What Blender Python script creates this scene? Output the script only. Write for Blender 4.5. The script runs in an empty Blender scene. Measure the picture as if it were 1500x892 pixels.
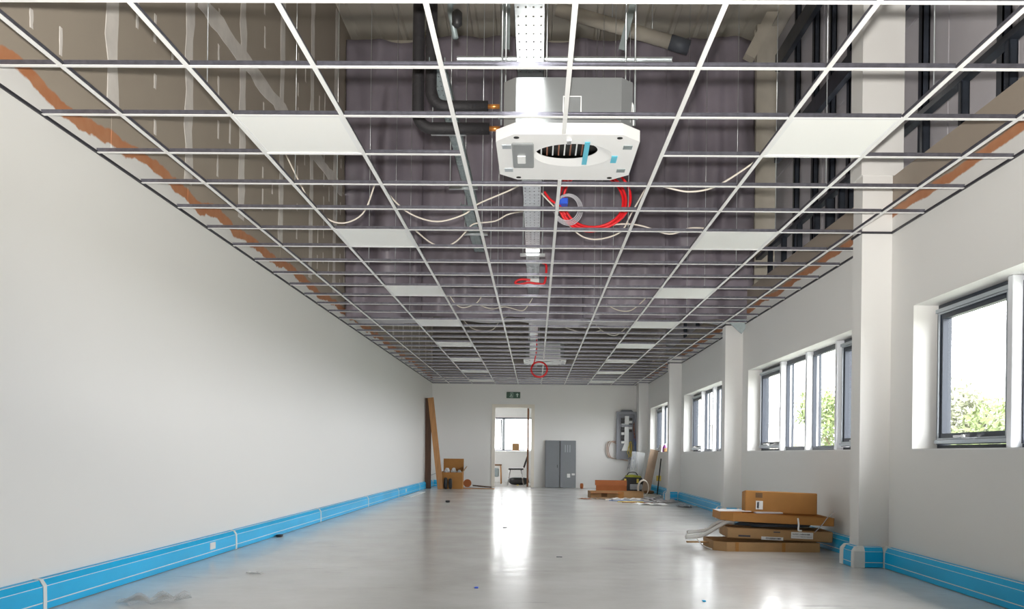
import bpy, math, random
from math import sin, cos, pi, radians, sqrt
from mathutils import Vector, Matrix

S = bpy.context.scene
COL = S.collection

# ------------------------------------------------------------------ camera
CAMH = 0.8804
YAW, ROLL = 0.0183, 0.0122
cam = bpy.data.cameras.new('camera')
co = bpy.data.objects.new('camera', cam)
COL.objects.link(co)
cam.sensor_width = 36.0
cam.lens = 1283.79 * 36.0 / 1500.0
cam.shift_x = (750 - 760.6) / 1500.0
cam.shift_y = (664.02 - 446) / 1500.0
cam.clip_start = 0.02
cam.clip_end = 500
Rz = Matrix(((cos(YAW), sin(YAW), 0), (-sin(YAW), cos(YAW), 0), (0, 0, 1)))
Ry = Matrix(((cos(ROLL), 0, sin(ROLL)), (0, 1, 0), (-sin(ROLL), 0, cos(ROLL))))
R = Ry @ Rz
M = Matrix((R[0], R[2], -R[1])).transposed().to_4x4()
M.translation = (0, 0, CAMH)
co.matrix_world = M
S.camera = co

# ------------------------------------------------------------------ sky and light
W = bpy.data.worlds.new('overcast_sky')
S.world = W
W.use_nodes = True
bg = W.node_tree.nodes['Background']
bg.inputs['Color'].default_value = (0.97, 0.98, 1.0, 1)
bg.inputs['Strength'].default_value = 9.5

def portal(name, loc, rot, sx, sy):
    l = bpy.data.lights.new(name, 'AREA')
    l.shape = 'RECTANGLE'
    l.size = sx
    l.size_y = sy
    l.cycles.is_portal = True
    o = bpy.data.objects.new(name, l)
    o.location = loc
    o.rotation_euler = rot
    COL.objects.link(o)

WIN_FAR = [6.68, 11.83, 16.90, 21.80]     # far end of each window in the right wall
WIN_LEN = 4.25
WZ0, WZ1 = 0.945, 2.035
for yf in WIN_FAR:
    portal('window_daylight', (3.12, yf - WIN_LEN / 2, (WZ0 + WZ1) / 2), (0, radians(90), 0), WZ1 - WZ0, WIN_LEN)
portal('window_daylight', (-0.9, 26.72, 1.45), (radians(-90), 0, 0), 3.4, 1.1)

fl = bpy.data.lights.new('camera_flash', 'SPOT')
fl.energy = 1300
fl.spot_size = radians(88)
fl.spot_blend = 0.7
fl.shadow_soft_size = 0.03
fl.color = (1.0, 0.96, 0.9)
flo = bpy.data.objects.new('camera_flash', fl)
flo.location = (-0.02, -0.05, CAMH + 0.085)
flo.rotation_euler = (radians(90 + 33), 0, 0)
COL.objects.link(flo)

S.view_settings.view_transform = 'Standard'
S.view_settings.look = 'None'
S.view_settings.gamma = 1
S.view_settings.use_curve_mapping = False
S.view_settings.exposure = 0.45

random.seed(7)
# ------------------------------------------------------------------ materials
def mat(name, col, rough=0.6, metal=0.0, var=0.0, scale=6.0, bump=0.0, bscale=40.0, col2=None, spec=None, stretch=None):
    m = bpy.data.materials.new(name)
    m.use_nodes = True
    nt = m.node_tree
    b = nt.nodes['Principled BSDF']
    b.inputs['Base Color'].default_value = (*col, 1)
    b.inputs['Roughness'].default_value = rough
    b.inputs['Metallic'].default_value = metal
    if spec is not None:
        b.inputs['Specular IOR Level'].default_value = spec
    tc = nt.nodes.new('ShaderNodeTexCoord')
    src = tc.outputs['Object']
    if stretch:
        mp = nt.nodes.new('ShaderNodeMapping')
        mp.inputs['Scale'].default_value = stretch
        nt.links.new(src, mp.inputs[0])
        src = mp.outputs[0]
    if var or col2:
        n = nt.nodes.new('ShaderNodeTexNoise')
        n.inputs['Scale'].default_value = scale
        n.inputs['Detail'].default_value = 4
        nt.links.new(src, n.inputs['Vector'])
        r = nt.nodes.new('ShaderNodeValToRGB')
        c2 = col2 or tuple(min(1, c * (1 - var)) for c in col)
        r.color_ramp.elements[0].color = (*c2, 1)
        r.color_ramp.elements[1].color = (*col, 1)
        r.color_ramp.elements[0].position = 0.3
        r.color_ramp.elements[1].position = 0.7
        nt.links.new(n.outputs[0], r.inputs[0])
        nt.links.new(r.outputs[0], b.inputs['Base Color'])
    if bump:
        n2 = nt.nodes.new('ShaderNodeTexNoise')
        n2.inputs['Scale'].default_value = bscale
        nt.links.new(src, n2.inputs['Vector'])
        bp = nt.nodes.new('ShaderNodeBump')
        bp.inputs['Strength'].default_value = bump
        bp.inputs['Distance'].default_value = 0.01
        nt.links.new(n2.outputs[0], bp.inputs['Height'])
        nt.links.new(bp.outputs[0], b.inputs['Normal'])
    return m

def wall_paint(name, limit, band, bare=(0.42, 0.365, 0.30), brush=0.12):
    """white emulsion up to a ragged brush line, an orange primer smear above it, bare board on top"""
    m = bpy.data.materials.new(name)
    m.use_nodes = True
    nt = m.node_tree
    L = nt.links.new
    b = nt.nodes['Principled BSDF']
    b.inputs['Roughness'].default_value = 0.62
    g = nt.nodes.new('ShaderNodeNewGeometry')
    sp = nt.nodes.new('ShaderNodeSeparateXYZ')
    L(g.outputs['Position'], sp.inputs[0])
    n = nt.nodes.new('ShaderNodeTexNoise')
    n.inputs['Scale'].default_value = 1.6
    n.inputs['Detail'].default_value = 5
    n.inputs['Roughness'].default_value = 0.6
    L(g.outputs['Position'], n.inputs['Vector'])
    ma = nt.nodes.new('ShaderNodeMath')
    ma.operation = 'MULTIPLY_ADD'
    ma.inputs[1].default_value = brush * 2
    L(n.outputs[0], ma.inputs[0])
    L(sp.outputs['Z'], ma.inputs[2])
    def step(v):
        s = nt.nodes.new('ShaderNodeMapRange')
        s.inputs['From Min'].default_value = v + brush - 0.006
        s.inputs['From Max'].default_value = v + brush + 0.006
        L(ma.outputs[0], s.inputs['Value'])
        return s.outputs[0]
    n3 = nt.nodes.new('ShaderNodeTexNoise')
    n3.inputs['Scale'].default_value = 9
    L(g.outputs['Position'], n3.inputs['Vector'])
    rp = nt.nodes.new('ShaderNodeValToRGB')
    rp.color_ramp.elements[0].color = (0.46, 0.16, 0.06, 1)
    rp.color_ramp.elements[1].color = (0.56, 0.29, 0.16, 1)
    L(n3.outputs[0], rp.inputs[0])
    rb = nt.nodes.new('ShaderNodeValToRGB')
    rb.color_ramp.elements[0].color = (*[c * 0.86 for c in bare], 1)
    rb.color_ramp.elements[1].color = (*bare, 1)
    L(n.outputs[0], rb.inputs[0])
    m1 = nt.nodes.new('ShaderNodeMix')
    m1.data_type = 'RGBA'
    m1.inputs[6].default_value = (0.82, 0.815, 0.80, 1)
    L(step(limit), m1.inputs[0])
    L(rp.outputs[0], m1.inputs[7])
    m2 = nt.nodes.new('ShaderNodeMix')
    m2.data_type = 'RGBA'
    L(step(band), m2.inputs[0])
    L(m1.outputs[2], m2.inputs[6])
    L(rb.outputs[0], m2.inputs[7])
    L(m2.outputs[2], b.inputs['Base Color'])
    n4 = nt.nodes.new('ShaderNodeTexNoise')
    n4.inputs['Scale'].default_value = 60
    L(g.outputs['Position'], n4.inputs['Vector'])
    bp = nt.nodes.new('ShaderNodeBump')
    bp.inputs['Strength'].default_value = 0.04
    L(n4.outputs[0], bp.inputs['Height'])
    L(bp.outputs[0], b.inputs['Normal'])
    return m

def floor_mat():
    m = bpy.data.materials.new('painted_concrete')
    m.use_nodes = True
    nt = m.node_tree
    L = nt.links.new
    b = nt.nodes['Principled BSDF']
    g = nt.nodes.new('ShaderNodeNewGeometry')
    n = nt.nodes.new('ShaderNodeTexNoise')
    n.inputs['Scale'].default_value = 1.3
    n.inputs['Detail'].default_value = 6
    n.inputs['Roughness'].default_value = 0.62
    L(g.outputs['Position'], n.inputs['Vector'])
    r = nt.nodes.new('ShaderNodeValToRGB')
    r.color_ramp.elements[0].color = (0.60, 0.585, 0.565, 1)
    r.color_ramp.elements[1].color = (0.71, 0.71, 0.70, 1)
    r.color_ramp.elements[0].position = 0.25
    r.color_ramp.elements[1].position = 0.66
    L(n.outputs[0], r.inputs[0])
    # dark drag scuffs: stretched noise, thresholded
    mp = nt.nodes.new('ShaderNodeMapping')
    mp.inputs['Scale'].default_value = (0.6, 2.0, 1)
    mp.inputs['Rotation'].default_value = (0, 0, 0.12)
    L(g.outputs['Position'], mp.inputs[0])
    n2 = nt.nodes.new('ShaderNodeTexNoise')
    n2.inputs['Scale'].default_value = 1.5
    n2.inputs['Detail'].default_value = 6
    n2.inputs['Roughness'].default_value = 0.65
    L(mp.outputs[0], n2.inputs['Vector'])
    r2 = nt.nodes.new('ShaderNodeValToRGB')
    r2.color_ramp.elements[0].color = (0, 0, 0, 1)
    r2.color_ramp.elements[1].color = (0.36, 0.36, 0.36, 1)
    r2.color_ramp.elements[0].position = 0.625
    r2.color_ramp.elements[1].position = 0.70
    L(n2.outputs[0], r2.inputs[0])
    mx = nt.nodes.new('ShaderNodeMix')
    mx.data_type = 'RGBA'
    L(r2.outputs[0], mx.inputs[0])
    L(r.outputs[0], mx.inputs[6])
    mx.inputs[7].default_value = (0.16, 0.16, 0.17, 1)
    L(mx.outputs[2], b.inputs['Base Color'])
    rr = nt.nodes.new('ShaderNodeMapRange')
    rr.inputs['To Min'].default_value = 0.15
    rr.inputs['To Max'].default_value = 0.26
    L(n.outputs[0], rr.inputs['Value'])
    L(rr.outputs[0], b.inputs['Roughness'])
    n5 = nt.nodes.new('ShaderNodeTexNoise')
    n5.inputs['Scale'].default_value = 5
    n5.inputs['Detail'].default_value = 3
    L(g.outputs['Position'], n5.inputs['Vector'])
    bp = nt.nodes.new('ShaderNodeBump')
    bp.inputs['Strength'].default_value = 0.10
    bp.inputs['Distance'].default_value = 0.02
    L(n5.outputs[0], bp.inputs['Height'])
    L(bp.outputs[0], b.inputs['Normal'])
    return m

def glass_mat():
    m = bpy.data.materials.new('window_glass')
    m.use_nodes = True
    nt = m.node_tree
    nt.nodes.remove(nt.nodes['Principled BSDF'])
    t = nt.nodes.new('ShaderNodeBsdfTransparent')
    t.inputs[0].default_value = (0.975, 0.98, 0.975, 1)
    g = nt.nodes.new('ShaderNodeBsdfGlossy')
    g.inputs['Roughness'].default_value = 0.02
    x = nt.nodes.new('ShaderNodeMixShader')
    x.inputs[0].default_value = 0.05
    nt.links.new(t.outputs[0], x.inputs[1])
    nt.links.new(g.outputs[0], x.inputs[2])
    nt.links.new(x.outputs[0], nt.nodes['Material Output'].inputs[0])
    return m

def film_mat(name, col, mixf):
    m = bpy.data.materials.new(name)
    m.use_nodes = True
    nt = m.node_tree
    b = nt.nodes['Principled BSDF']
    b.inputs['Base Color'].default_value = (*col, 1)
    b.inputs['Roughness'].default_value = 0.15
    t = nt.nodes.new('ShaderNodeBsdfTransparent')
    x = nt.nodes.new('ShaderNodeMixShader')
    x.inputs[0].default_value = mixf
    nt.links.new(t.outputs[0], x.inputs[1])
    nt.links.new(b.outputs[0], x.inputs[2])
    nt.links.new(x.outputs[0], nt.nodes['Material Output'].inputs[0])
    return m

def emit_mat(name, col, s):
    m = bpy.data.materials.new(name)
    m.use_nodes = True
    b = m.node_tree.nodes['Principled BSDF']
    b.inputs['Base Color'].default_value = (*col, 1)
    b.inputs['Emission Color'].default_value = (*col, 1)
    b.inputs['Emission Strength'].default_value = s
    return m

K = dict(
    floor=floor_mat(),
    wall_l=wall_paint('painted_plasterboard', 2.80, 2.885),
    wall_r=wall_paint('painted_plasterboard_brown', 2.80, 2.87, bare=(0.40, 0.34, 0.28), brush=0.06),
    wall_b=wall_paint('painted_end_wall', 2.86, 2.86, bare=(0.30, 0.27, 0.25)),
    white=mat('white_emulsion', (0.82, 0.815, 0.80), 0.6, bump=0.03, bscale=80),
    tape=mat('joint_compound', (0.78, 0.74, 0.70), 0.8, var=0.2, scale=5),
    tee_white=mat('tee_white_enamel', (0.86, 0.86, 0.85), 0.35),
    tee_galv=mat('tee_galvanised', (0.24, 0.24, 0.285), 0.34, 0.75, var=0.25, scale=30),
    tee_dark=mat('trim_near_black', (0.035, 0.035, 0.045), 0.5),
    panel=mat('light_diffuser', (0.94, 0.945, 0.92), 0.45),
    frame_white=mat('white_plastic', (0.86, 0.87, 0.87), 0.35),
    blue=mat('blue_film', (0.0, 0.53, 0.98), 0.42, var=0.18, scale=3.0, stretch=(1, 0.35, 1)),
    upvc=mat('white_trunking', (0.80, 0.82, 0.82), 0.35),
    curtain=mat('barrier_fabric', (0.36, 0.32, 0.38), 0.42, var=0.55, scale=0.9, bump=1.0, bscale=2.0),  # noise tone paints shaded fold valleys into the fabric colour
    curtain_back=mat('barrier_underside', (0.50, 0.48, 0.50), 0.45, bump=0.3, bscale=4),
    roof=mat('roof_deck', (0.55, 0.51, 0.44), 0.55, var=0.12, scale=0.6),
    steel_dark=mat('dark_steel', (0.05, 0.06, 0.08), 0.38, 0.35, var=0.4, scale=6),
    steel_beige=mat('primed_steel', (0.50, 0.46, 0.39), 0.6, var=0.1),
    clad=mat('liner_sheet', (0.58, 0.56, 0.60), 0.5, var=0.1, scale=2),
    galv=mat('galvanised_steel', (0.74, 0.78, 0.80), 0.30, 0.85, var=0.2, scale=14),
    galv_dull=mat('galvanised_dull', (0.34, 0.40, 0.41), 0.5, 0.5, var=0.2, scale=14),
    ac_body=mat('zinc_casing', (0.40, 0.42, 0.43), 0.3, 0.6, var=0.08, scale=4),
    ac_white=mat('unit_white_plastic', (0.88, 0.88, 0.88), 0.4),
    foam=mat('black_pipe_lagging', (0.012, 0.011, 0.013), 0.7, bump=0.3, bscale=60),
    copper=mat('copper', (0.85, 0.35, 0.10), 0.3, 0.8),
    red=mat('red_cable', (0.80, 0.012, 0.02), 0.4),
    cable=mat('white_cable', (0.80, 0.74, 0.66), 0.5),
    clear=film_mat('clear_tube', (0.7, 0.7, 0.75), 0.45),
    film=film_mat('clear_film', (0.75, 0.78, 0.80), 0.22),
    bluetape=mat('blue_tape', (0.03, 0.12, 0.75), 0.4),
    cyantape=mat('cyan_tape', (0.12, 0.55, 0.72), 0.4),
    black=mat('black_plastic', (0.02, 0.02, 0.022), 0.45),
    dark=mat('dark_void', (0.012, 0.012, 0.012), 0.8),
    card=mat('brown_cardboard', (0.45, 0.205, 0.05), 0.75, var=0.16, scale=5, bump=0.05, bscale=25),
    card2=mat('tan_cardboard', (0.46, 0.27, 0.12), 0.75, var=0.18, scale=6, bump=0.05, bscale=25),
    card3=mat('orange_cardboard', (0.42, 0.13, 0.035), 0.75, var=0.15, scale=5),
    card_pale=mat('pale_cardboard', (0.50, 0.37, 0.27), 0.8, var=0.15, scale=6),
    card_in=mat('cardboard_inside', (0.20, 0.11, 0.05), 0.85, var=0.2),
    paper=mat('white_paper', (0.80, 0.80, 0.80), 0.7),
    ink=mat('label_ink', (0.06, 0.06, 0.08), 0.7),
    wood_dark=mat('dark_wood', (0.12, 0.055, 0.028), 0.6, var=0.4, scale=8, stretch=(6, 6, 0.4)),
    wood=mat('warm_wood', (0.55, 0.27, 0.10), 0.55, var=0.3, scale=8, stretch=(6, 6, 0.4)),
    grey_door=mat('grey_painted_steel', (0.235, 0.25, 0.27), 0.42, 0.1, var=0.08, scale=2),
    grey_dark=mat('panel_edge', (0.08, 0.09, 0.11), 0.5),
    frame_dark=mat('window_frame_dark', (0.022, 0.030, 0.048), 0.4, 0.1),
    frame_grey=mat('window_frame_grey', (0.42, 0.46, 0.50), 0.35, 0.25),
    frame_alu=mat('mullion_white', (0.78, 0.80, 0.84), 0.4),
    glass=glass_mat(),
    chrome=mat('chrome', (0.75, 0.76, 0.78), 0.15, 1.0),
    cream=mat('cream_gloss', (0.80, 0.75, 0.66), 0.35),
    brown_door=mat('varnished_door_edge', (0.32, 0.12, 0.035), 0.4, var=0.3, scale=5),
    sign_green=mat('exit_green', (0.002, 0.075, 0.035), 0.35),
    sign_white=mat('exit_pictogram', (0.55, 0.72, 0.62), 0.5),
    yellow=mat('yellow_insulation', (0.75, 0.58, 0.10), 0.5),
    lime=mat('lime_plastic', (0.36, 0.36, 0.03), 0.5),
    blue_wire=mat('blue_wire', (0.16, 0.25, 0.50), 0.5),
    brown_wire=mat('brown_wire', (0.30, 0.12, 0.07), 0.5),
    grey_wire=mat('grey_wire', (0.42, 0.43, 0.46), 0.5),
    db_grey=mat('distribution_grey', (0.24, 0.25, 0.28), 0.45, 0.2),
    purple=mat('purple_print', (0.30, 0.06, 0.28), 0.5),
    leaf=mat('foliage', (0.17, 0.21, 0.07), 0.7, scale=2.0, col2=(0.10, 0.145, 0.04)),
    leaf2=mat('foliage_pale', (0.22, 0.235, 0.14), 0.7, var=0.3, scale=2.0),
    bark=mat('bark', (0.14, 0.10, 0.07), 0.9),
    grass=mat('lawn', (0.24, 0.25, 0.20), 0.9, var=0.3, scale=1.0),
    brick=mat('pale_render', (0.62, 0.58, 0.53), 0.8, var=0.1),
    slate=mat('roof_slate', (0.30, 0.30, 0.33), 0.7),
    carpet=mat('next_room_floor', (0.36, 0.35, 0.33), 0.8, var=0.12, scale=3),
)

# ------------------------------------------------------------------ mesh helpers
class MB:
    def __init__(s):
        s.v, s.f, s.m, s.sm = [], [], [], []
    def add(s, vs, fs, mi=0, smooth=False):
        o = len(s.v)
        s.v += [tuple(v) for v in vs]
        for f in fs:
            s.f.append(tuple(i + o for i in f))
            s.m.append(mi)
            s.sm.append(smooth)
        return s
    def box(s, x0, x1, y0, y1, z0, z1, mi=0, T=None):
        vs = [(x0, y0, z0), (x1, y0, z0), (x1, y1, z0), (x0, y1, z0), (x0, y0, z1), (x1, y0, z1), (x1, y1, z1), (x0, y1, z1)]
        if T:
            vs = [tuple(T @ Vector(v)) for v in vs]
        return s.add(vs, [(0, 3, 2, 1), (4, 5, 6, 7), (0, 1, 5, 4), (1, 2, 6, 5), (2, 3, 7, 6), (3, 0, 4, 7)], mi)
    def cbox(s, x0, x1, y0, y1, z0, z1, b, mi=0, T=None):
        """box with chamfered edges"""
        vs, idx = [], {}
        X, Y, Z = (x0, x1), (y0, y1), (z0, z1)
        for i in (0, 1):
            for j in (0, 1):
                for k in (0, 1):
                    for a in range(3):
                        p = [X[i], Y[j], Z[k]]
                        sg = [1 if i == 0 else -1, 1 if j == 0 else -1, 1 if k == 0 else -1]
                        for c in range(3):
                            if c != a:
                                p[c] += sg[c] * b
                        idx[(i, j, k, a)] = len(vs)
                        vs.append(tuple(p))
        fs = []
        def q(*ks):
            fs.append(tuple(idx[k] for k in ks))
        for a in range(3):
            c, d = [t for t in range(3) if t != a]
            for sd in (0, 1):
                ring = []
                for u, v in ((0, 0), (1, 0), (1, 1), (0, 1)):
                    k = [0, 0, 0]
                    k[a] = sd
                    k[c] = u
                    k[d] = v
                    ring.append((*k, a))
                q(*ring)
        for a in range(3):            # edges along axis a
            c, d = [t for t in range(3) if t != a]
            for u in (0, 1):
                for v in (0, 1):
                    k0, k1 = [0, 0, 0], [0, 0, 0]
                    k0[c] = k1[c] = u
                    k0[d] = k1[d] = v
                    k1[a] = 1
                    q((*k0, c), (*k0, d), (*k1, d), (*k1, c))
        for i in (0, 1):
            for j in (0, 1):
                for k in (0, 1):
                    q((i, j, k, 0), (i, j, k, 1), (i, j, k, 2))
        if T:
            vs = [tuple(T @ Vector(v)) for v in vs]
        return s.add(vs, fs, mi)
    def tube(s, pts, r, n=8, mi=0, closed=False, smooth=True):
        P = [Vector(p) for p in pts]
        N = len(P)
        rings = []
        up = None
        for i in range(N):
            if closed:
                t = P[(i + 1) % N] - P[i - 1]
            else:
                t = P[min(i + 1, N - 1)] - P[max(i - 1, 0)]
            t.normalize()
            if up is None:
                up = Vector((0, 0, 1)) if abs(t.z) < 0.9 else Vector((1, 0, 0))
            a = up - t * up.dot(t)
            if a.length < 1e-4:
                a = t.orthogonal()
            a.normalize()
            up = a
            b = t.cross(a)
            rr = r[i] if isinstance(r, (list, tuple)) else r
            rings.append([P[i] + a * cos(2 * pi * k / n) * rr + b * sin(2 * pi * k / n) * rr for k in range(n)])
        vs = [v for rg in rings for v in rg]
        fs = []
        for i in range(N if closed else N - 1):
            j = (i + 1) % N
            for k in range(n):
                l = (k + 1) % n
                fs.append((i * n + k, i * n + l, j * n + l, j * n + k))
        if not closed:
            fs.append(tuple(range(n - 1, -1, -1)))
            fs.append(tuple((N - 1) * n + k for k in range(n)))
        return s.add(vs, fs, mi, smooth)
    def prism(s, poly, axis, a0, a1, mi=0, T=None, mats=None):
        """polygon (2D) extruded along axis from a0 to a1; mats = material per side"""
        n = len(poly)
        def p3(p, a):
            q = [0, 0, 0]
            o = [t for t in range(3) if t != axis]
            q[o[0]], q[o[1]], q[axis] = p[0], p[1], a
            return tuple(q)
        vs = [p3(p, a0) for p in poly] + [p3(p, a1) for p in poly]
        if T:
            vs = [tuple(T @ Vector(v)) for v in vs]
        s.add(vs, [tuple(range(n))[::-1], tuple(range(n, 2 * n))], mi)
        o = len(s.v) - 2 * n
        for i in range(n):
            j = (i + 1) % n
            s.f.append((o + i, o + j, o + n + j, o + n + i))
            s.m.append(mats[i] if mats else mi)
            s.sm.append(False)
        return s
    def lathe(s, prof, c=(0, 0, 0), n=20, mi=0, smooth=True):
        vs = []
        for r, z in prof:
            for k in range(n):
                a = 2 * pi * k / n
                vs.append((c[0] + r * cos(a), c[1] + r * sin(a), c[2] + z))
        fs = []
        for i in range(len(prof) - 1):
            for k in range(n):
                l = (k + 1) % n
                fs.append((i * n + k, i * n + l, (i + 1) * n + l, (i + 1) * n + k))
        fs.append(tuple(range(n - 1, -1, -1)))
        fs.append(tuple((len(prof) - 1) * n + k for k in range(n)))
        return s.add(vs, fs, mi, smooth)
    def grid(s, fn, nu, nv, mi=0, thick=None, smooth=True):
        """surface fn(u,v) -> point; with thickness gives a closed sheet"""
        vs = [Vector(fn(i / nu, j / nv)) for j in range(nv + 1) for i in range(nu + 1)]
        w = nu + 1
        fs = [(j * w + i, j * w + i + 1, (j + 1) * w + i + 1, (j + 1) * w + i) for j in range(nv) for i in range(nu)]
        if thick:
            nn = [Vector((0, 0, 0)) for _ in vs]
            for f in fs:
                c = (vs[f[1]] - vs[f[0]]).cross(vs[f[3]] - vs[f[0]])
                for i in f:
                    nn[i] += c
            o = len(vs)
            vs = vs + [v + (n.normalized() if n.length else Vector((0, 0, 1))) * thick for v, n in zip(vs, nn)]
            fs2 = [tuple(i + o for i in f) for f in fs]
            fs = [f[::-1] for f in fs] + fs2
            edge = [i for i in range(nu + 1)] + [j * w + nu for j in range(1, nv + 1)] + [nv * w + i for i in range(nu - 1, -1, -1)] + [j * w for j in range(nv - 1, 0, -1)]
            for a, b in zip(edge, edge[1:] + edge[:1]):
                fs.append((a, b, b + o, a + o))
        return s.add(vs, fs, mi, smooth)
    def mesh(s, name, mats):
        me = bpy.data.meshes.new(name)
        me.from_pydata(s.v, [], s.f)
        for m in mats:
            me.materials.append(m)
        me.polygons.foreach_set('material_index', s.m)
        me.polygons.foreach_set('use_smooth', s.sm)
        me.validate()
        me.update()
        return me
    def build(s, name, mats, parent=None, world=True, label=None):
        if not isinstance(mats, (list, tuple)):
            mats = [mats]
        if parent is not None and world:
            inv = parent.matrix_world_local.inverted() if False else root_matrix(parent).inverted()
            s.v = [tuple(inv @ Vector(v)) for v in s.v]
        o = bpy.data.objects.new(name, s.mesh(name, mats))
        COL.objects.link(o)
        if parent is not None:
            o.parent = parent
        if label:
            o['label'] = label
        return o

def root_matrix(o):
    m = Matrix.Translation(o.location) @ o.rotation_euler.to_matrix().to_4x4()
    return root_matrix(o.parent) @ m if o.parent else m

def tag(o, label, cat, group=None, kind=None):
    o['label'] = label
    o['category'] = cat
    if group:
        o['group'] = group
    if kind:
        o['kind'] = kind
    return o

def thing(name, label, cat, loc=(0, 0, 0), rz=0.0, group=None):
    o = bpy.data.objects.new(name, None)
    o.empty_display_size = 0.1
    COL.objects.link(o)
    o.location = loc
    o.rotation_euler = (0, 0, rz)
    return tag(o, label, cat, group)

def struct(o, label, cat):
    return tag(o, label, cat, kind='structure')

def inst(name, me, parent, loc=(0, 0, 0), rot=None):
    o = bpy.data.objects.new(name, me)
    COL.objects.link(o)
    o.parent = parent
    o.location = loc
    if rot:
        o.rotation_euler = rot
    return o

def copy_tree(o, parent=None):
    c = o.copy()
    COL.objects.link(c)
    if parent is not None:
        c.parent = parent
    for ch in list(o.children):
        copy_tree(ch, c)
    return c

def spline(pts, sub=6):
    P = [Vector(p) for p in pts]
    out = []
    for i in range(len(P) - 1):
        p0, p1, p2, p3 = P[max(i - 1, 0)], P[i], P[i + 1], P[min(i + 2, len(P) - 1)]
        for k in range(sub):
            t = k / sub
            out.append(0.5 * ((2 * p1) + (p2 - p0) * t + (2 * p0 - 5 * p1 + 4 * p2 - p3) * t * t + (3 * p1 - p0 - 3 * p2 + p3) * t ** 3))
    out.append(P[-1])
    return out

# ------------------------------------------------------------------ dimensions
XL, XR, H, YB, YF = -2.703, 2.8475, 2.683, 22.82, -4.5
ROOFZ = 6.78
TX0, TY0 = -2.2615, 3.5006
NT = 9
PIL = [2.05, 7.10, 12.15, 17.20, 22.25]     # front face of each pilaster
PX = 2.608
CURT_Y = 12.08

# ------------------------------------------------------------------ shell
struct(MB().box(XL - 0.12, XR + 0.2, YF, YB + 0.1, -0.12, 0).build('floor', K['floor']),
       'pale grey painted concrete floor with dull shine', 'floor')

# left wall: painted part below, single plasterboard sheets with skimmed joints above
wl = struct(MB().box(XL - 0.1, XL, YF, YB, 0, 2.75).build('wall_left', K['wall_l']),
            'long plain white wall on the left with bare boarding above the ceiling grid', 'wall')
joints = [4.27 + 1.22 * k for k in range(-7, 16)]
joints = [YF] + [j for j in joints if YF < j < YB] + [YB]
for a, b in zip(joints, joints[1:]):
    for z0, z1 in ((2.75, 4.45), (4.45, ROOFZ)):
        MB().box(XL - 0.012, XL, a + 0.002, b - 0.002, z0 + (0.002 if z0 > 3 else 0), z1 - 0.002).build('plasterboard_sheet', K['wall_l'], wl)
def ragged(x, a0, a1, w, vertical, pos, seed, m=K['tape'], nm='joint_tape', par=None):
    rnd = random.Random(seed)
    n = max(4, int((a1 - a0) / 0.14))
    mb = MB()
    left, right = [], []
    for i in range(n + 1):
        t = a0 + (a1 - a0) * i / n
        l = pos - w / 2 * (0.75 + 0.6 * rnd.random())
        r = pos + w / 2 * (0.75 + 0.6 * rnd.random())
        left.append((l, t))
        right.append((r, t))
    vs = []
    for (l, t), (r, _) in zip(left, right):
        for d in (l, r):
            vs.append((x, d, t) if vertical else (x, t, d))
        for d in (l + 0.004, r - 0.004):
            vs.append((x + 0.003, d, t) if vertical else (x + 0.003, t, d))
    fs = []
    for i in range(n):
        o, p = i * 4, i * 4 + 4
        fs += [(o, p, p + 2, o + 2), (o + 2, p + 2, p + 3, o + 3), (o + 3, p + 3, p + 1, o + 1)]
    mb.add(vs, fs)
    return mb.build(nm, m, par)
for i, j in enumerate(joints[1:-1]):
    if 3.0 < j < YB:
        ragged(XL, 2.93 + 0.05 * (i % 3), ROOFZ - 0.05, 0.15, True, j, i, par=wl)
        for q in (0.33, 0.61, 0.90):
            rnd = random.Random(int(j * 100 + q * 10))
            zz = 3.05 + rnd.random() * 0.2
            while zz < 5.2:
                ln = 0.08 + 0.16 * rnd.random()
                if rnd.random() < (0.85 if q == 0.61 else 0.3):
                    ragged(XL, zz, zz + ln, 0.035, True, j + q + 0.02 * rnd.random(), int(zz * 1000), nm='skim_patch', par=wl)
                zz += 0.32
ragged(XL + 0.0015, 6.85, 12.0, 0.17, False, 4.45, 99, par=wl)

# back wall with door opening
DX0, DX1, DZ = -1.085, -0.085, 2.10
mb = MB()
mb.box(XL - 0.1, DX0, YB, YB + 0.12, 0, 2.80)
mb.box(DX1, XR + 0.2, YB, YB + 0.12, 0, 2.80)
mb.box(DX0, DX1, YB, YB + 0.12, DZ, 2.80)
mb.box(XL - 0.1, 3.4, YB, YB + 0.12, 2.80, ROOFZ)
struct(mb.build('wall_back', K['wall_b']), 'white end wall with an open doorway', 'wall')
struct(MB().box(XL - 0.1, 3.4, YF - 0.1, YF, 0, ROOFZ).build('wall_front', K['white']), 'plain white wall behind the viewer', 'wall')

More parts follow.
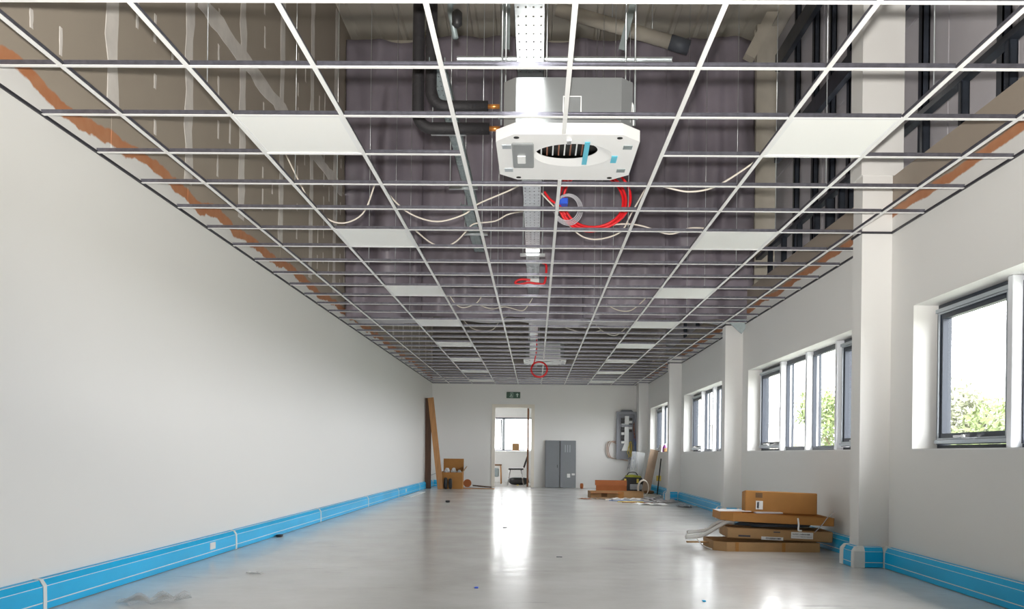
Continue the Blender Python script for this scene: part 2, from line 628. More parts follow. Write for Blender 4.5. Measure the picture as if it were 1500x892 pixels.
# right wall with window openings; it stops a little above the ceiling grid
mb = MB()
WT = 3.13
ends = [YF]
for yf in WIN_FAR:
    ends += [yf - WIN_LEN, yf]
ends.append(YB)
mb.box(XR, WT, YF, YB, 0, WZ0)
mb.box(XR, WT, YF, YB, WZ1, 2.80)
mb.box(XR, XR + 0.05, YF, YB, 2.80, 3.14)
for i in range(0, len(ends), 2):
    mb.box(XR, WT, ends[i], ends[i + 1], WZ0, WZ1)
wr = struct(mb.build('wall_right', K['wall_r']), 'white wall on the right with deep window recesses', 'wall')
for i, y in enumerate(PIL):
    top = ROOFZ if i < 2 else 2.80
    y1 = y + 0.20 if i < 4 else YB
    x1 = 2.925 if i < 2 else XR
    m_ = MB().box(PX, XR, y, y1, 0, 2.80)
    m_.build('pilaster', K['white'], wr)
    if i < 2:
        MB().box(PX - 0.012, 2.93, y - 0.004, y1 + 0.05, 3.15, ROOFZ).build('column_casing', K['white'], wr)
        MB().box(PX, XR, y, y1, 2.80, 3.15).build('column_casing', K['white'], wr)

# roof deck with ribs
mb = MB()
mb.box(XL - 0.2, 3.6, YF, YB + 0.1, ROOFZ, ROOFZ + 0.1)
rf = struct(mb.build('roof', K['roof']), 'beige ribbed metal roof deck high above the ceiling grid', 'roof')
rib = MB().prism([(-0.05, 0), (0.05, 0), (0.03, -0.045), (-0.03, -0.045)], 1, YF, YB).mesh('deck_rib', [K['roof']])
for k in range(18):
    inst('deck_rib', rib, rf, (XL + 0.1 + 0.34 * k, 0, ROOFZ))
MB().box(XL, 3.4, 12.42, 12.6, 6.35, ROOFZ - 0.05).build('roof_beam', K['steel_beige'], rf)

# outer cladding on the right, seen through the grid
wc = struct(MB().box(3.36, 3.42, YF, YB, 2.4, ROOFZ).build('wall_outer', K['clad']),
            'grey lined outer cladding above the right wall with dark steel rails', 'wall')
for y in [4.1 + 1.05 * k for k in range(9)]:
    MB().box(3.345, 3.36, y, y + 1.03, 2.8, 4.78).build('cladding_sheet', K['clad'], wc)
    MB().box(3.345, 3.36, y, y + 1.03, 4.80, ROOFZ - 0.02).build('cladding_sheet', K['clad'], wc)
for y, w in ((11.25, 0.10), (10.5, 0.12), (9.9, 0.10), (9.3, 0.13), (8.45, 0.07), (7.55, 0.11), (6.25, 0.12), (5.3, 0.1), (4.3, 0.1), (13.6, .12), (15.0, .12), (16.4, .12), (18, .12), (19.5, .12)):
    mb = MB()
    mb.box(3.265, 3.33, y, y + 0.012, 2.8, ROOFZ - 0.02)
    mb.box(3.265, 3.275, y, y + w * 0.7, 2.8, ROOFZ - 0.02)
    mb.box(3.318, 3.33, y, y + w * 0.7, 2.8, ROOFZ - 0.02)
    mb.build('wall_stud', K['steel_dark'], wc)
for z, h in ((6.10, 0.22), (4.86, 0.20)):
    MB().box(3.19, 3.255, 4.0, 11.95, z, z + h).build('cladding_rail', K['steel_dark'], wc)
# low stud frame carrying the boards: head track and short studs
MB().box(2.96, 3.03, 3.0, 11.95, 3.54, 3.585).build('head_track', K['steel_dark'], wc)
ss = MB().box(0, 0.06, 0, 0.01, 0, 0.405).box(0, 0.01, 0, 0.045, 0, 0.405).box(0.05, 0.06, 0, 0.045, 0, 0.405).mesh('short_stud', [K['steel_dark']])
y = 3.6
while y < 11.9:
    if not 6.95 < y < 7.4:
        inst('short_stud', ss, wc, (2.965, y, 3.135))
    y += 0.62 if int(y * 10) % 3 else 0.38
# beige steel column beside the barrier, beige rafter, dark brace
MB().box(2.95, 3.22, 11.98, 12.06, 2.8, ROOFZ - 0.02).box(2.95, 3.22, 12.14, 12.2, 2.8, ROOFZ - 0.02).box(3.07, 3.10, 12.06, 12.14, 2.8, ROOFZ - 0.02).build('steel_column', K['steel_beige'], wc)
MB().prism([(2.70, 6.18), (2.83, 6.12), (3.14, 6.74), (2.98, 6.74)], 1, 11.60, 11.75).build('knee_brace', K['steel_beige'], wc)

# windows --------------------------------------------------------------
GX = 3.03
def ybox(mb, y0, y1, z0, z1, x0, x1, mi=0):
    return mb.box(x0, x1, y0, y1, z0, z1, mi)
def ringframe(y0, y1, z0, z1, x0, x1, t):
    mb = MB()
    mb.box(x0, x1, y0, y0 + t, z0, z1).box(x0, x1, y1 - t, y1, z0, z1)
    mb.box(x0, x1, y0 + t, y1 - t, z0, z0 + t).box(x0, x1, y0 + t, y1 - t, z1 - t, z1)
    return mb
WLBL = ['window nearest the viewer on the right, dark casement with green trees outside',
        'four light window between the first two pilasters, with pale mullions', 'smaller looking window between the second and third pilasters',
        'farthest window in the right wall, by the end wall']
for n, yf in enumerate(WIN_FAR):
    y0, y1 = yf - WIN_LEN, yf
    wn = thing('window_%d' % (n + 1), WLBL[n], 'window', (GX, (y0 + y1) / 2, WZ0))
    wn['kind'] = 'structure'
    ringframe(y0, y1, WZ0, WZ1, GX + 0.005, GX + 0.09, 0.035).build('window_frame', K['frame_dark'], wn)
    MB().box(XR - 0.012, GX + 0.005, y0 + 0.001, y1 - 0.001, WZ0 - 0.004, WZ0 + 0.006).build('window_sill', K['frame_white'], wn)
    br = [y1, y1 - 1.13, y1 - 2.14, y1 - 3.1, y0]
    for m_ in br[1:4]:
        MB().cbox(GX - 0.065, GX + 0.07, m_ - 0.03, m_ + 0.03, WZ0 + 0.008, WZ1 - 0.002, 0.004).build('mullion', K['frame_alu'], wn)
        MB().box(GX + 0.07, GX + 0.095, m_ - 0.035, m_ + 0.035, WZ0 + 0.036, WZ1 - 0.036).build('mullion_cap', K['frame_dark'], wn)
    for c in range(4):
        a, b = br[c + 1] + 0.03, br[c] - 0.03
        if c in (0, 3):
            a2, b2 = a + 0.02, b - 0.02
            cs = ringframe(a2, b2, WZ0 + 0.04, WZ1 - 0.04, GX - 0.025, GX + 0.05, 0.05).build('casement', K['frame_dark'], wn)
            ringframe(a2 + 0.035, b2 - 0.035, WZ0 + 0.075, WZ1 - 0.075, GX - 0.036, GX - 0.024, 0.010).build('glazing_bead', K['frame_grey'], cs)
            ringframe(a2 + 0.05, b2 - 0.05, WZ0 + 0.09, WZ1 - 0.09, GX - 0.02, GX + 0.03, 0.03).build('seal', K['frame_dark'], cs)
            MB().box(GX - 0.045, GX - 0.026, a2 + 0.01, b2 - 0.01, WZ0 + 0.045, WZ0 + 0.072).build('bottom_rail', K['frame_grey'], cs)
            MB().box(GX - 0.045, GX - 0.026, a2 + 0.01, b2 - 0.01, WZ1 - 0.072, WZ1 - 0.045).build('top_rail', K['frame_grey'], cs)
            mid = (a2 + b2) / 2
            MB().box(GX - 0.075, GX - 0.045, mid - 0.03, mid + 0.03, WZ0 + 0.075, WZ0 + 0.105).cbox(GX - 0.085, GX - 0.07, mid - 0.02, mid + 0.13, WZ0 + 0.085, WZ0 + 0.10, 0.003).build('handle', K['chrome'], cs)
            MB().box(GX + 0.0, GX + 0.008, a2 + 0.05, b2 - 0.05, WZ0 + 0.09, WZ1 - 0.09).build('pane', K['glass'], wn)
        else:
            ringframe(a, b, WZ0 + 0.036, WZ1 - 0.036, GX + 0.0, GX + 0.04, 0.018).build('glazing_bead', K['frame_dark'], wn)
            MB().box(GX + 0.03, GX + 0.038, a + 0.018, b - 0.018, WZ0 + 0.054, WZ1 - 0.054).build('pane', K['glass'], wn)

# ------------------------------------------------------------------ next room
struct(MB().box(-3.2, 3.2, YB + 0.12, 26.6, -0.12, 0).build('floor_next_room', K['carpet']), 'pale floor of the room beyond the doorway', 'floor')
nw = MB()
RY = 26.5
for a in ((-3.2, -2.5, 0, 2.7), (0.75, 3.2, 0, 2.7), (-2.5, 0.75, 0, 0.955), (-2.5, 0.75, 1.96, 2.7)):
    nw.box(a[0], a[1], RY, RY + 0.15, a[2], a[3])
nw.box(-3.3, -3.2, YB + 0.12, RY + 0.15, 0, 2.7)
nw.box(3.2, 3.3, YB + 0.12, RY + 0.15, 0, 2.7)
struct(nw.build('wall_next_room', K['white']), 'white walls of the room beyond the doorway', 'wall')
struct(MB().box(-3.3, 3.3, YB + 0.12, RY + 0.15, 2.7, 2.78).build('ceiling_next_room', K['white']), 'white ceiling of the room beyond the doorway', 'ceiling')
wn = thing('window_5', 'wide bright window seen through the open doorway', 'window', (-0.9, RY, 0.955))
wn['kind'] = 'structure'
fm = MB()
fm.box(-2.5, 0.75, RY + 0.08, RY + 0.14, 0.957, 0.99).box(-2.5, 0.75, RY + 0.08, RY + 0.14, 1.92, 1.958).box(-2.5, -2.46, RY + .08, RY + .14, .99, 1.92).box(0.71, 0.75, RY + .08, RY + .14, .99, 1.92)
fm.build('window_frame', K['frame_dark'], wn)
MB().cbox(-1.01, -0.92, RY + 0.0, RY + 0.1, 0.99, 1.92, 0.004).build('mullion', K['frame_grey'], wn)
MB().box(-2.06, -1.02, RY + 0.05, RY + 0.09, 1.0, 1.03).box(-2.06, -1.02, RY + 0.05, RY + 0.09, 1.88, 1.91).box(-1.06, -1.02, RY + .05, RY + .09, 1.03, 1.88).box(-2.06, -2.02, RY + .05, RY + .09, 1.03, 1.88).build('casement', K['frame_dark'], wn)
MB().box(-2.46, -1.02, RY + 0.1, RY + 0.106, 0.99, 1.92).build('pane', K['glass'], wn)
MB().box(-0.92, 0.71, RY + 0.1, RY + 0.106, 0.99, 1.92).build('pane', K['glass'], wn)

# door frame, opened leaf seen edge-on
d1 = thing('door_1', 'open doorway with a cream frame and a brown door leaf swung into the next room', 'door', ((DX0 + DX1) / 2, YB, 0))
d1['kind'] = 'structure'
fw = MB()
for x0, x1 in ((DX0 - 0.055, DX0 + 0.03), (DX1 - 0.03, DX1 + 0.055)):
    fw.box(x0, x1, YB - 0.018, YB - 0.001, 0, DZ + 0.055)
fw.box(DX0 + 0.03, DX1 - 0.03, YB - 0.018, YB - 0.001, DZ - 0.03, DZ + 0.055)
fw.build('architrave', K['cream'], d1)
MB().box(DX0 + 0.001, DX0 + 0.03, YB, YB + 0.12, 0, DZ - 0.001).box(DX1 - 0.03, DX1 - 0.001, YB, YB + 0.12, 0, DZ - 0.001).box(DX0 + 0.03, DX1 - 0.03, YB, YB + 0.12, DZ - 0.03, DZ - 0.001).build('door_lining', K['cream'], d1)
lf = MB().box(DX1 - 0.135, DX1 - 0.09, YB + 0.13, YB + 1.05, 0.01, DZ - 0.035).build('door_leaf', K['brown_door'], d1)
MB().box(DX1 - 0.16, DX1 - 0.135, YB + 0.94, YB + 1.0, 0.97, 1.03).box(DX1 - 0.175, DX1 - 0.155, YB + 0.86, YB + 1.0, 0.99, 1.01).build('handle', K['chrome'], lf)

# ------------------------------------------------------------------ outside
struct(MB().box(3.43, 90, -40, 110, -1.6, -1.5).box(-60, 3.43, 27.2, 110, -1.6, -1.5).build('ground', K['grass']), 'grass outside the windows', 'ground')
def tree(x, y, h, r, label, seed, m):
    rnd = random.Random(seed)
    t = thing('tree', label, 'tree', (x, y, -1.5), 0, 'trees outside the windows')
    tr = MB()
    tr.tube([(0, 0, 0), (0.05, 0, h * 0.3), (0, 0.1, h * 0.6)], [0.2, 0.15, 0.08], 8)
    for k in range(4):
        a = k * 1.7
        tr.tube([(0, 0, h * 0.35), (cos(a) * r * 0.5, sin(a) * r * 0.5, h * 0.6)], [0.08, 0.03], 6)
    tr.build('trunk', K['bark'], t, world=False)
    cr = MB()
    blobs = [(rnd.uniform(-.6, .6) * r, rnd.uniform(-.6, .6) * r, h * (0.5 + rnd.uniform(-.2, .33)), r * rnd.uniform(.35, .6)) for _ in range(12)]
    for bx, by, bz, br_ in blobs:
        for _ in range(420):
            d = Vector((rnd.gauss(0, 1), rnd.gauss(0, 1), rnd.gauss(0, 1))).normalized() * br_ * rnd.uniform(0.6, 1.05)
            c = Vector((bx, by, bz)) + d
            u = Vector((rnd.gauss(0, 1), rnd.gauss(0, 1), rnd.gauss(0, 1))).normalized()
            v = u.orthogonal().normalized()
            s_ = rnd.uniform(0.06, 0.12)
            cr.add([c - u * s_, c + v * s_ * .5, c + u * s_, c - v * s_ * .5], [(0, 1, 2, 3)])
    cr.build('foliage', m, t, world=False)
tree(9.95, 28.0, 5.0, 1.7, 'bushy green tree outside, in the right hand light of the four light window', 1, K['leaf'])
tree(12.3, 40.0, 4.0, 1.2, 'low pale tree far outside the middle of the four light window', 2, K['leaf2'])
tree(11.4, 24.0, 4.8, 1.5, 'tall pale tree outside the nearest window', 3, K['leaf2'])
tree(10.4, 19.5, 3.7, 1.25, 'low green tree outside the nearest window, in front of the tall pale one', 5, K['leaf'])
tree(14.8, 26.0, 4.6, 1.5, 'green tree outside, hidden behind the mullion of the nearest window', 6, K['leaf'])
bh = thing('house', 'pale rendered house with slate roof outside the left light of the four light window', 'building', (16.2, 62, -1.5))
MB().box(12.5, 17.5, 58, 66, -1.5, 3.0).build('house_wall', K['brick'], bh)
MB().prism([(12.1, 3.0), (17.9, 3.0), (15.0, 4.6)], 1, 57.6, 66.4).build('house_roof', K['slate'], bh)
for wx in (13.2, 14.6, 16.0):
    MB().box(wx, wx + 0.8, 57.97, 58.0, 0.6, 1.8).build('house_window', K['frame_dark'], bh)
tw = thing('chimney_stack', 'tall grey stack outside the middle of the four light window', 'chimney', (15.5, 51, -1.5))
MB().prism([(15.3, -1.5), (15.8, -1.5), (15.72, 4.4), (15.38, 4.4)], 1, 50.8, 51.2).build('shaft', K['slate'], tw)
MB().box(15.28, 15.82, 50.75, 51.25, 4.4, 4.6).build('cap', K['slate'], tw)

# ------------------------------------------------------------------ ceiling grid
cg = bpy.data.objects.new('ceiling', None)
COL.objects.link(cg)
cg.location = (0, 0, H)
struct(cg, 'suspended ceiling grid of white tees, most cells still open', 'ceiling')
def tee_profile(mb, axis, a0, a1, c=0.0):
    def bx(o0, o1, z0, z1, mi):
        if axis == 1:
            mb.box(c + o0, c + o1, a0, a1, z0, z1, mi)
        else:
            mb.box(a0, a1, c + o0, c + o1, z0, z1, mi)
    bx(-0.012, 0.012, 0, 0.003, 0)
    bx(-0.0015, 0.0015, 0.003, 0.029, 1)
    bx(-0.004, 0.004, 0.021, 0.029, 1)
    return mb
GY0 = TY0 - 0.6 * 8
TM = [K['tee_white'], K['tee_galv']]
mt = tee_profile(MB(), 1, GY0, YB - 0.02).mesh('main_tee', TM)
MX = [TX0 + 0.6 * k for k in range(NT)]
AC = [(-0.25, 0.58, 4.95, 5.77), (-0.25, 0.58, 16.95, 17.77)]
for k, x in enumerate(MX):
    if k == 4:                                   # this tee stops either side of the ceiling units
        segs = [(GY0, AC[0][2] - 0.005), (AC[0][3] + 0.005, AC[1][2] - 0.005), (AC[1][3] + 0.005, YB - 0.02)]
        for a, b in segs:
            inst('main_tee', tee_profile(MB(), 1, a, b).mesh('main_tee', TM), cg, (x, 0, 0))
    else:
        inst('main_tee', mt, cg, (x, 0, 0))
full = tee_profile(MB(), 0, 0.0125, 0.5875).mesh('cross_tee', TM)
edgeL = tee_profile(MB(), 0, 0.005, (TX0 - XL) - 0.0125).mesh('cross_tee', TM)
edgeR = tee_profile(MB(), 0, 0.0125, XR - MX[-1] - 0.005).mesh('cross_tee', TM)
edgeP = tee_profile(MB(), 0, 0.0125, PX - MX[-1] - 0.003).mesh('cross_tee', TM)
rows = [TY0 + 0.6 * j for j in range(-2, 33) if TY0 + 0.6 * j < YB - 0.1]
cnt = 0
rest = MB()
for j, y in enumerate(rows):
    jj = j - 2
    for k in range(NT + 1):
        if k in (3 + 1, 5) and any(a[2] < y < a[3] for a in AC):
            continue
        near_p = any(p - 0.012 < y < p + 0.212 for p in PIL)
        if 0 <= jj and cnt < 298:
            cnt += 1
            if k == 0:
                inst('cross_tee', edgeL, cg, (XL, y, 0))
            elif k == NT:
                inst('cross_tee', edgeP if near_p else edgeR, cg, (MX[-1], y, 0))
            else:
                inst('cross_tee', full, cg, (MX[k - 1], y, 0))
        else:
            x0 = XL if k == 0 else MX[k - 1]
            a0, a1 = (x0 + 0.005, MX[0] - 0.0125) if k == 0 else ((x0 + 0.0125, (PX if near_p else XR) - 0.005) if k == NT else (x0 + 0.0125, x0 + 0.5875))
            tee_profile(rest, 0, a0, a1, y)
ro = rest.build('cross_tee', TM, cg, world=False)
ro['kind'] = 'stuff'
# perimeter trim: near-black angle round walls and pilasters
def trim(mb, x0, x1, y0, y1):
    return mb.box(x0, x1, y0, y1, -0.003, 0.013)
trim(MB(), XL - 0.0, XL + 0.012, GY0, YB).build('edge_trim', K['tee_dark'], cg, world=False)
trim(MB(), XL + 0.012, XR, YB - 0.012, YB).build('edge_trim', K['tee_dark'], cg, world=False)
ys = [GY0] + [v for p in PIL for v in (p, p + 0.2)]
segs = [(ys[i], ys[i + 1]) for i in range(0, len(ys) - 1, 2)]
for a, b in segs:
    if b > a:
        trim(MB(), XR - 0.012, XR, a, b).build('edge_trim', K['tee_dark'], cg, world=False)
for p in PIL[:-1]:
    trim(trim(trim(MB(), PX - 0.012, PX, p - 0.012, p + 0.212), PX, XR - 0.012, p - 0.012, p), PX, XR - 0.012, p + 0.2, p + 0.212).build('edge_trim', K['tee_dark'], cg, world=False)

# hangers: thin wires from the main tees to the deck
hw = MB().tube([(0, 0, 0.035), (0, 0, ROOFZ - H - 0.05)], 0.0025, 5).mesh('hanger_wire', [K['galv']])
for k in (1, 3, 5, 7):
    for y in (4.35, 5.95, 7.2, 8.6, 10.2, 11.4):
        if not (k in (3, 5) and y < 6.2):
            inst('hanger_wire', hw, cg, (MX[k], y, 0))

# ------------------------------------------------------------------ light panels
ordn = ['nearest the viewer', 'second from the viewer', 'third from the viewer', 'fourth from the viewer', 'fifth from the viewer', 'sixth from the viewer', 'seventh from the viewer', 'last before the end wall']
fr_m = MB()
for b in ((-0.295, 0.295, -0.295, -0.275), (-0.295, 0.295, 0.275, 0.295), (-0.295, -0.275, -0.275, 0.275), (0.275, 0.295, -0.275, 0.275)):
    fr_m.box(b[0], b[1], b[2], b[3], 0, 0.012)
fr_m = fr_m.mesh('frame', [K['frame_white']])
df_m = MB().box(-0.275, 0.275, -0.275, 0.275, 0.001, 0.006).mesh('diffuser', [K['panel']])
dr_m = MB().cbox(-0.06, 0.06, -0.12, 0.12, 0.012, 0.045, 0.004).box(-0.275, 0.275, -0.275, 0.275, 0.0065, 0.0119).mesh('driver_box', [K['frame_white']])
for side, kx in (('left', 1), ('right', 6)):
    for i in range(8):
        r = 2 + 4 * i
        y = TY0 + 0.6 * r + 0.3
        if y > YB - 0.3:
            continue
        t = thing('ceiling_light', 'white square ceiling light panel in the %s row, %s' % (side, ordn[i]), 'light panel', (MX[kx] + 0.3, y, H + 0.0035), 0, 'light panels in the ceiling grid')
        inst('frame', fr_m, t)
        inst('diffuser', df_m, t)
        inst('driver_box', dr_m, t)

# ------------------------------------------------------------------ fabric barrier across the void
cu = thing('cavity_barrier_curtain', 'dark purple grey fabric barrier hanging in folds across the ceiling void', 'curtain', (0, CURT_Y, 2.74))
xs = [-2.69, -1.62, -0.40, 0.62, 1.72, 2.935]
CT = 6.60
def fold(x, z):
    t = (z - 2.74) / (CT - 2.74)
    a = 0.045 * sin(x * 6.3 + 0.7 * sin(z * 1.1)) + 0.03 * sin(x * 11.7 + 1.3 + z * 0.5) + 0.02 * sin(z * 2.1 + x * 2.3)
    a += 0.05 * math.exp(-((x - 1.9 - 0.25 * sin(z * .8)) / 0.16) ** 2) - 0.07 * math.exp(-((x - 2.45) / 0.1) ** 2) + 0.06 * math.exp(-((x + 2.35 - .1 * (z - 4)) / 0.1) ** 2)
    a += 0.022 * abs(sin(x * 4.4 + 0.5 * sin(z * 1.3))) + 0.012 * sin(x * 21 + 2 * sin(z * .9)) + 0.015 * sin(z * 4.2 + 3 * sin(x * 1.7))
    return a * 1.9 * (1.05 - 0.5 * t)
for i in range(5):
    a, b = xs[i], xs[i + 1]
    mb = MB()
    def fn(u, v, a=a, b=b):
        x = a + (b + 0.03 - a) * u
        z = 2.74 + (CT - 2.74 - 0.03 * sin(x * 2.2)) * v
        return (x, CURT_Y + fold(x, z) - 0.008 * (i % 2) - 0.06 * (0 if 0.02 < u < 0.98 else -0.2), z)
    mb.grid(fn, 40, 40, thick=0.004)
    mb.build('fabric_strip', K['curtain'], cu)
# hem folded back over the grid, seen from below
def hem(u, v):
    x = -2.6 + 5.4 * u
    yy = CURT_Y + 0.05 + (0.55 + 0.22 * sin(x * 2.1 + 0.5) + 0.1 * sin(x * 5.3)) * v
    z = 2.735 + 0.02 * v + 0.016 * sin(x * 7 + v * 3) * v
    return (x, yy, z)
MB().grid(hem, 60, 8, thick=0.004).build('folded_hem', K['curtain_back'], cu)
# loose corner hanging at the second pilaster
MB().add([(2.58, 12.02, 2.745), (2.93, 11.98, 2.745), (2.80, 12.04, 2.55), (2.62, 12.10, 2.73), (2.90, 12.08, 2.73), (2.79, 12.09, 2.57)],
         [(0, 2, 1), (3, 4, 5), (0, 1, 4, 3), (1, 2, 5, 4), (2, 0, 3, 5)]).build('loose_corner', K['galv_dull'], cu)

# ------------------------------------------------------------------ services in the void
def tray_mesh(mb, x0, x1, y0, y1, z, h=0.035, step=0.09):
    """perforated tray: solid rim strips, rungs between the slots, two upstands"""
    w = x1 - x0
    mb.box(x0, x0 + 0.003, y0, y1, z, z + h).box(x1 - 0.003, x1, y0, y1, z, z + h)
    nst = 4
    for i in range(nst + 1):
        c = x0 + w * i / nst
        a, b = max(x0, c - w * 0.095), min(x1, c + w * 0.095)
        mb.box(a, b, y0, y1, z, z + 0.002)
    y = y0
    while y < y1:
        mb.box(x0, x1, y, min(y1, y + step * 0.8), z + 0.0002, z + 0.0018)
        y += step
    return mb
ct = thing('cable_tray', 'bright perforated galvanised cable tray running down the middle of the void', 'cable tray', (-0.055, 4.0, 3.05))
yy = 1.0
first = True
while yy < 22.0:
    tray_mesh(MB(), -0.13, 0.022, yy, yy + 2.98, 3.05).build('tray_section', K['galv'], ct)
    MB().box(-0.134, 0.026, yy + 2.95, yy + 3.07, 3.046, 3.049).build('splice_plate', K['galv'], ct)
    yy += 3.0
for y in (6.5, 9.5, 14, 18):
    for x in (-0.16, 0.05):
        MB().tube([(x, y, 3.03), (x, y, ROOFZ - 0.05)], 0.005, 6).build('threaded_rod', K['galv'], ct)
    MB().box(-0.19, 0.08, y - 0.02, y + 0.02, 3.015, 3.045).build('tray_bracket', K['galv'], ct)
ct2 = thing('cable_tray', 'dull grey narrow slotted tray beside the black pipes', 'cable tray', (-0.62, 5.4, 3.2))
tray_mesh(MB(), -0.66, -0.565, 5.2, 8.2, 3.2, 0.03, 0.07).build('tray_section', K['galv_dull'], ct2)
tray_mesh(MB(), -0.73, -0.62, 8.2, 10.1, 3.2, 0.03, 0.07).build('tray_section', K['galv_dull'], ct2)
for y in (6.3, 7.6, 9.2):
    MB().box(-0.78, -0.53, y, y + 0.03, 3.17, 3.195).build('tray_bracket', K['galv'], ct2)
    MB().tube([(-0.77, y + .015, 3.17), (-0.77, y + .015, ROOFZ - .05)], 0.004, 6).build('threaded_rod', K['galv'], ct2)
sr = thing('strut_rail', 'slotted steel strut crossing the void on hanging channels above the ceiling unit', 'strut', (0.1, 6.5, 3.8))
MB().box(-0.62, 0.98, 6.536, 6.54, 3.78, 3.825).box(-0.62, 0.98, 6.50, 6.536, 3.78, 3.784).box(-0.62, 0.98, 6.50, 6.536, 3.821, 3.825).box(-0.62, 0.98, 6.498, 6.502, 3.78, 3.791).box(-0.62, 0.98, 6.498, 6.502, 3.814, 3.825).build('cross_channel', K['galv'], sr)
MB().box(-0.275, -0.225, 6.46, 6.464, 3.86, ROOFZ - 0.05).box(-0.275, -0.271, 6.464, 6.5, 3.86, ROOFZ - 0.05).box(-0.229, -0.225, 6.464, 6.5, 3.86, ROOFZ - 0.05).build('hanging_channel', K['galv_dull'], sr)
T = Matrix.Translation((0.6, 6.48, 3.86)) @ Matrix.Rotation(radians(13), 4, 'Y')
MB().box(-0.024, 0.024, -0.02, -0.016, 0, 2.85, T=T).box(-0.024, -0.02, -0.016, 0.02, 0, 2.85, T=T).box(0.02, 0.024, -0.016, 0.02, 0, 2.85, T=T).build('hanging_channel', K['galv_dull'], sr)

pp = thing('refrigerant_pipe', 'pair of black lagged pipes dropping and turning towards the ceiling unit', 'pipe', (-0.66, 5.3, 3.6))
def bend(x0, zt, zb, x1, y):
    r = 0.09
    P = [(x0, y, zt), (x0, y, zb + r)]
    for k in range(1, 7):
        a = pi / 2 * k / 6
        P.append((x0 + r - r * cos(a), y, zb + r - r * sin(a)))
    P.append((x1, y, zb))
    return P
MB().tube(bend(-0.745, ROOFZ - 0.05, 2.865, -0.305, 5.36), 0.036, 12).build('lagged_pipe', K['foam'], pp)
MB().tube(bend(-0.655, ROOFZ - 0.05, 2.965, -0.31, 5.27), 0.034, 12).build('lagged_pipe', K['foam'], pp)
MB().tube([(-0.305, 5.36, 2.865), (-0.24, 5.36, 2.865)], 0.016, 10).build('copper_stub', K['copper'], pp)
MB().tube([(-0.31, 5.27, 2.965), (-0.24, 5.27, 2.965)], 0.014, 10).build('copper_stub', K['copper'], pp)

rp = thing('roof_pipe', 'pale plastic pipe slanting under the roof deck', 'pipe', (1.1, 11.0, 6.2))
MB().tube([(0.2, 11.0, 6.46), (1.62, 11.0, 6.05)], 0.085, 14).build('pipe_body', K['steel_beige'], rp)
MB().tube([(1.62, 11.0, 6.05), (1.86, 11.0, 5.98)], 0.092, 14).build('end_coupling', K['grey_dark'], rp)
for hx in (0.9, 1.4):
    MB().tube([(hx, 11, 6.52 - 0.28 * hx), (hx, 11, ROOFZ - .05)], 0.006, 6).build('pipe_hanger', K['galv'], rp)

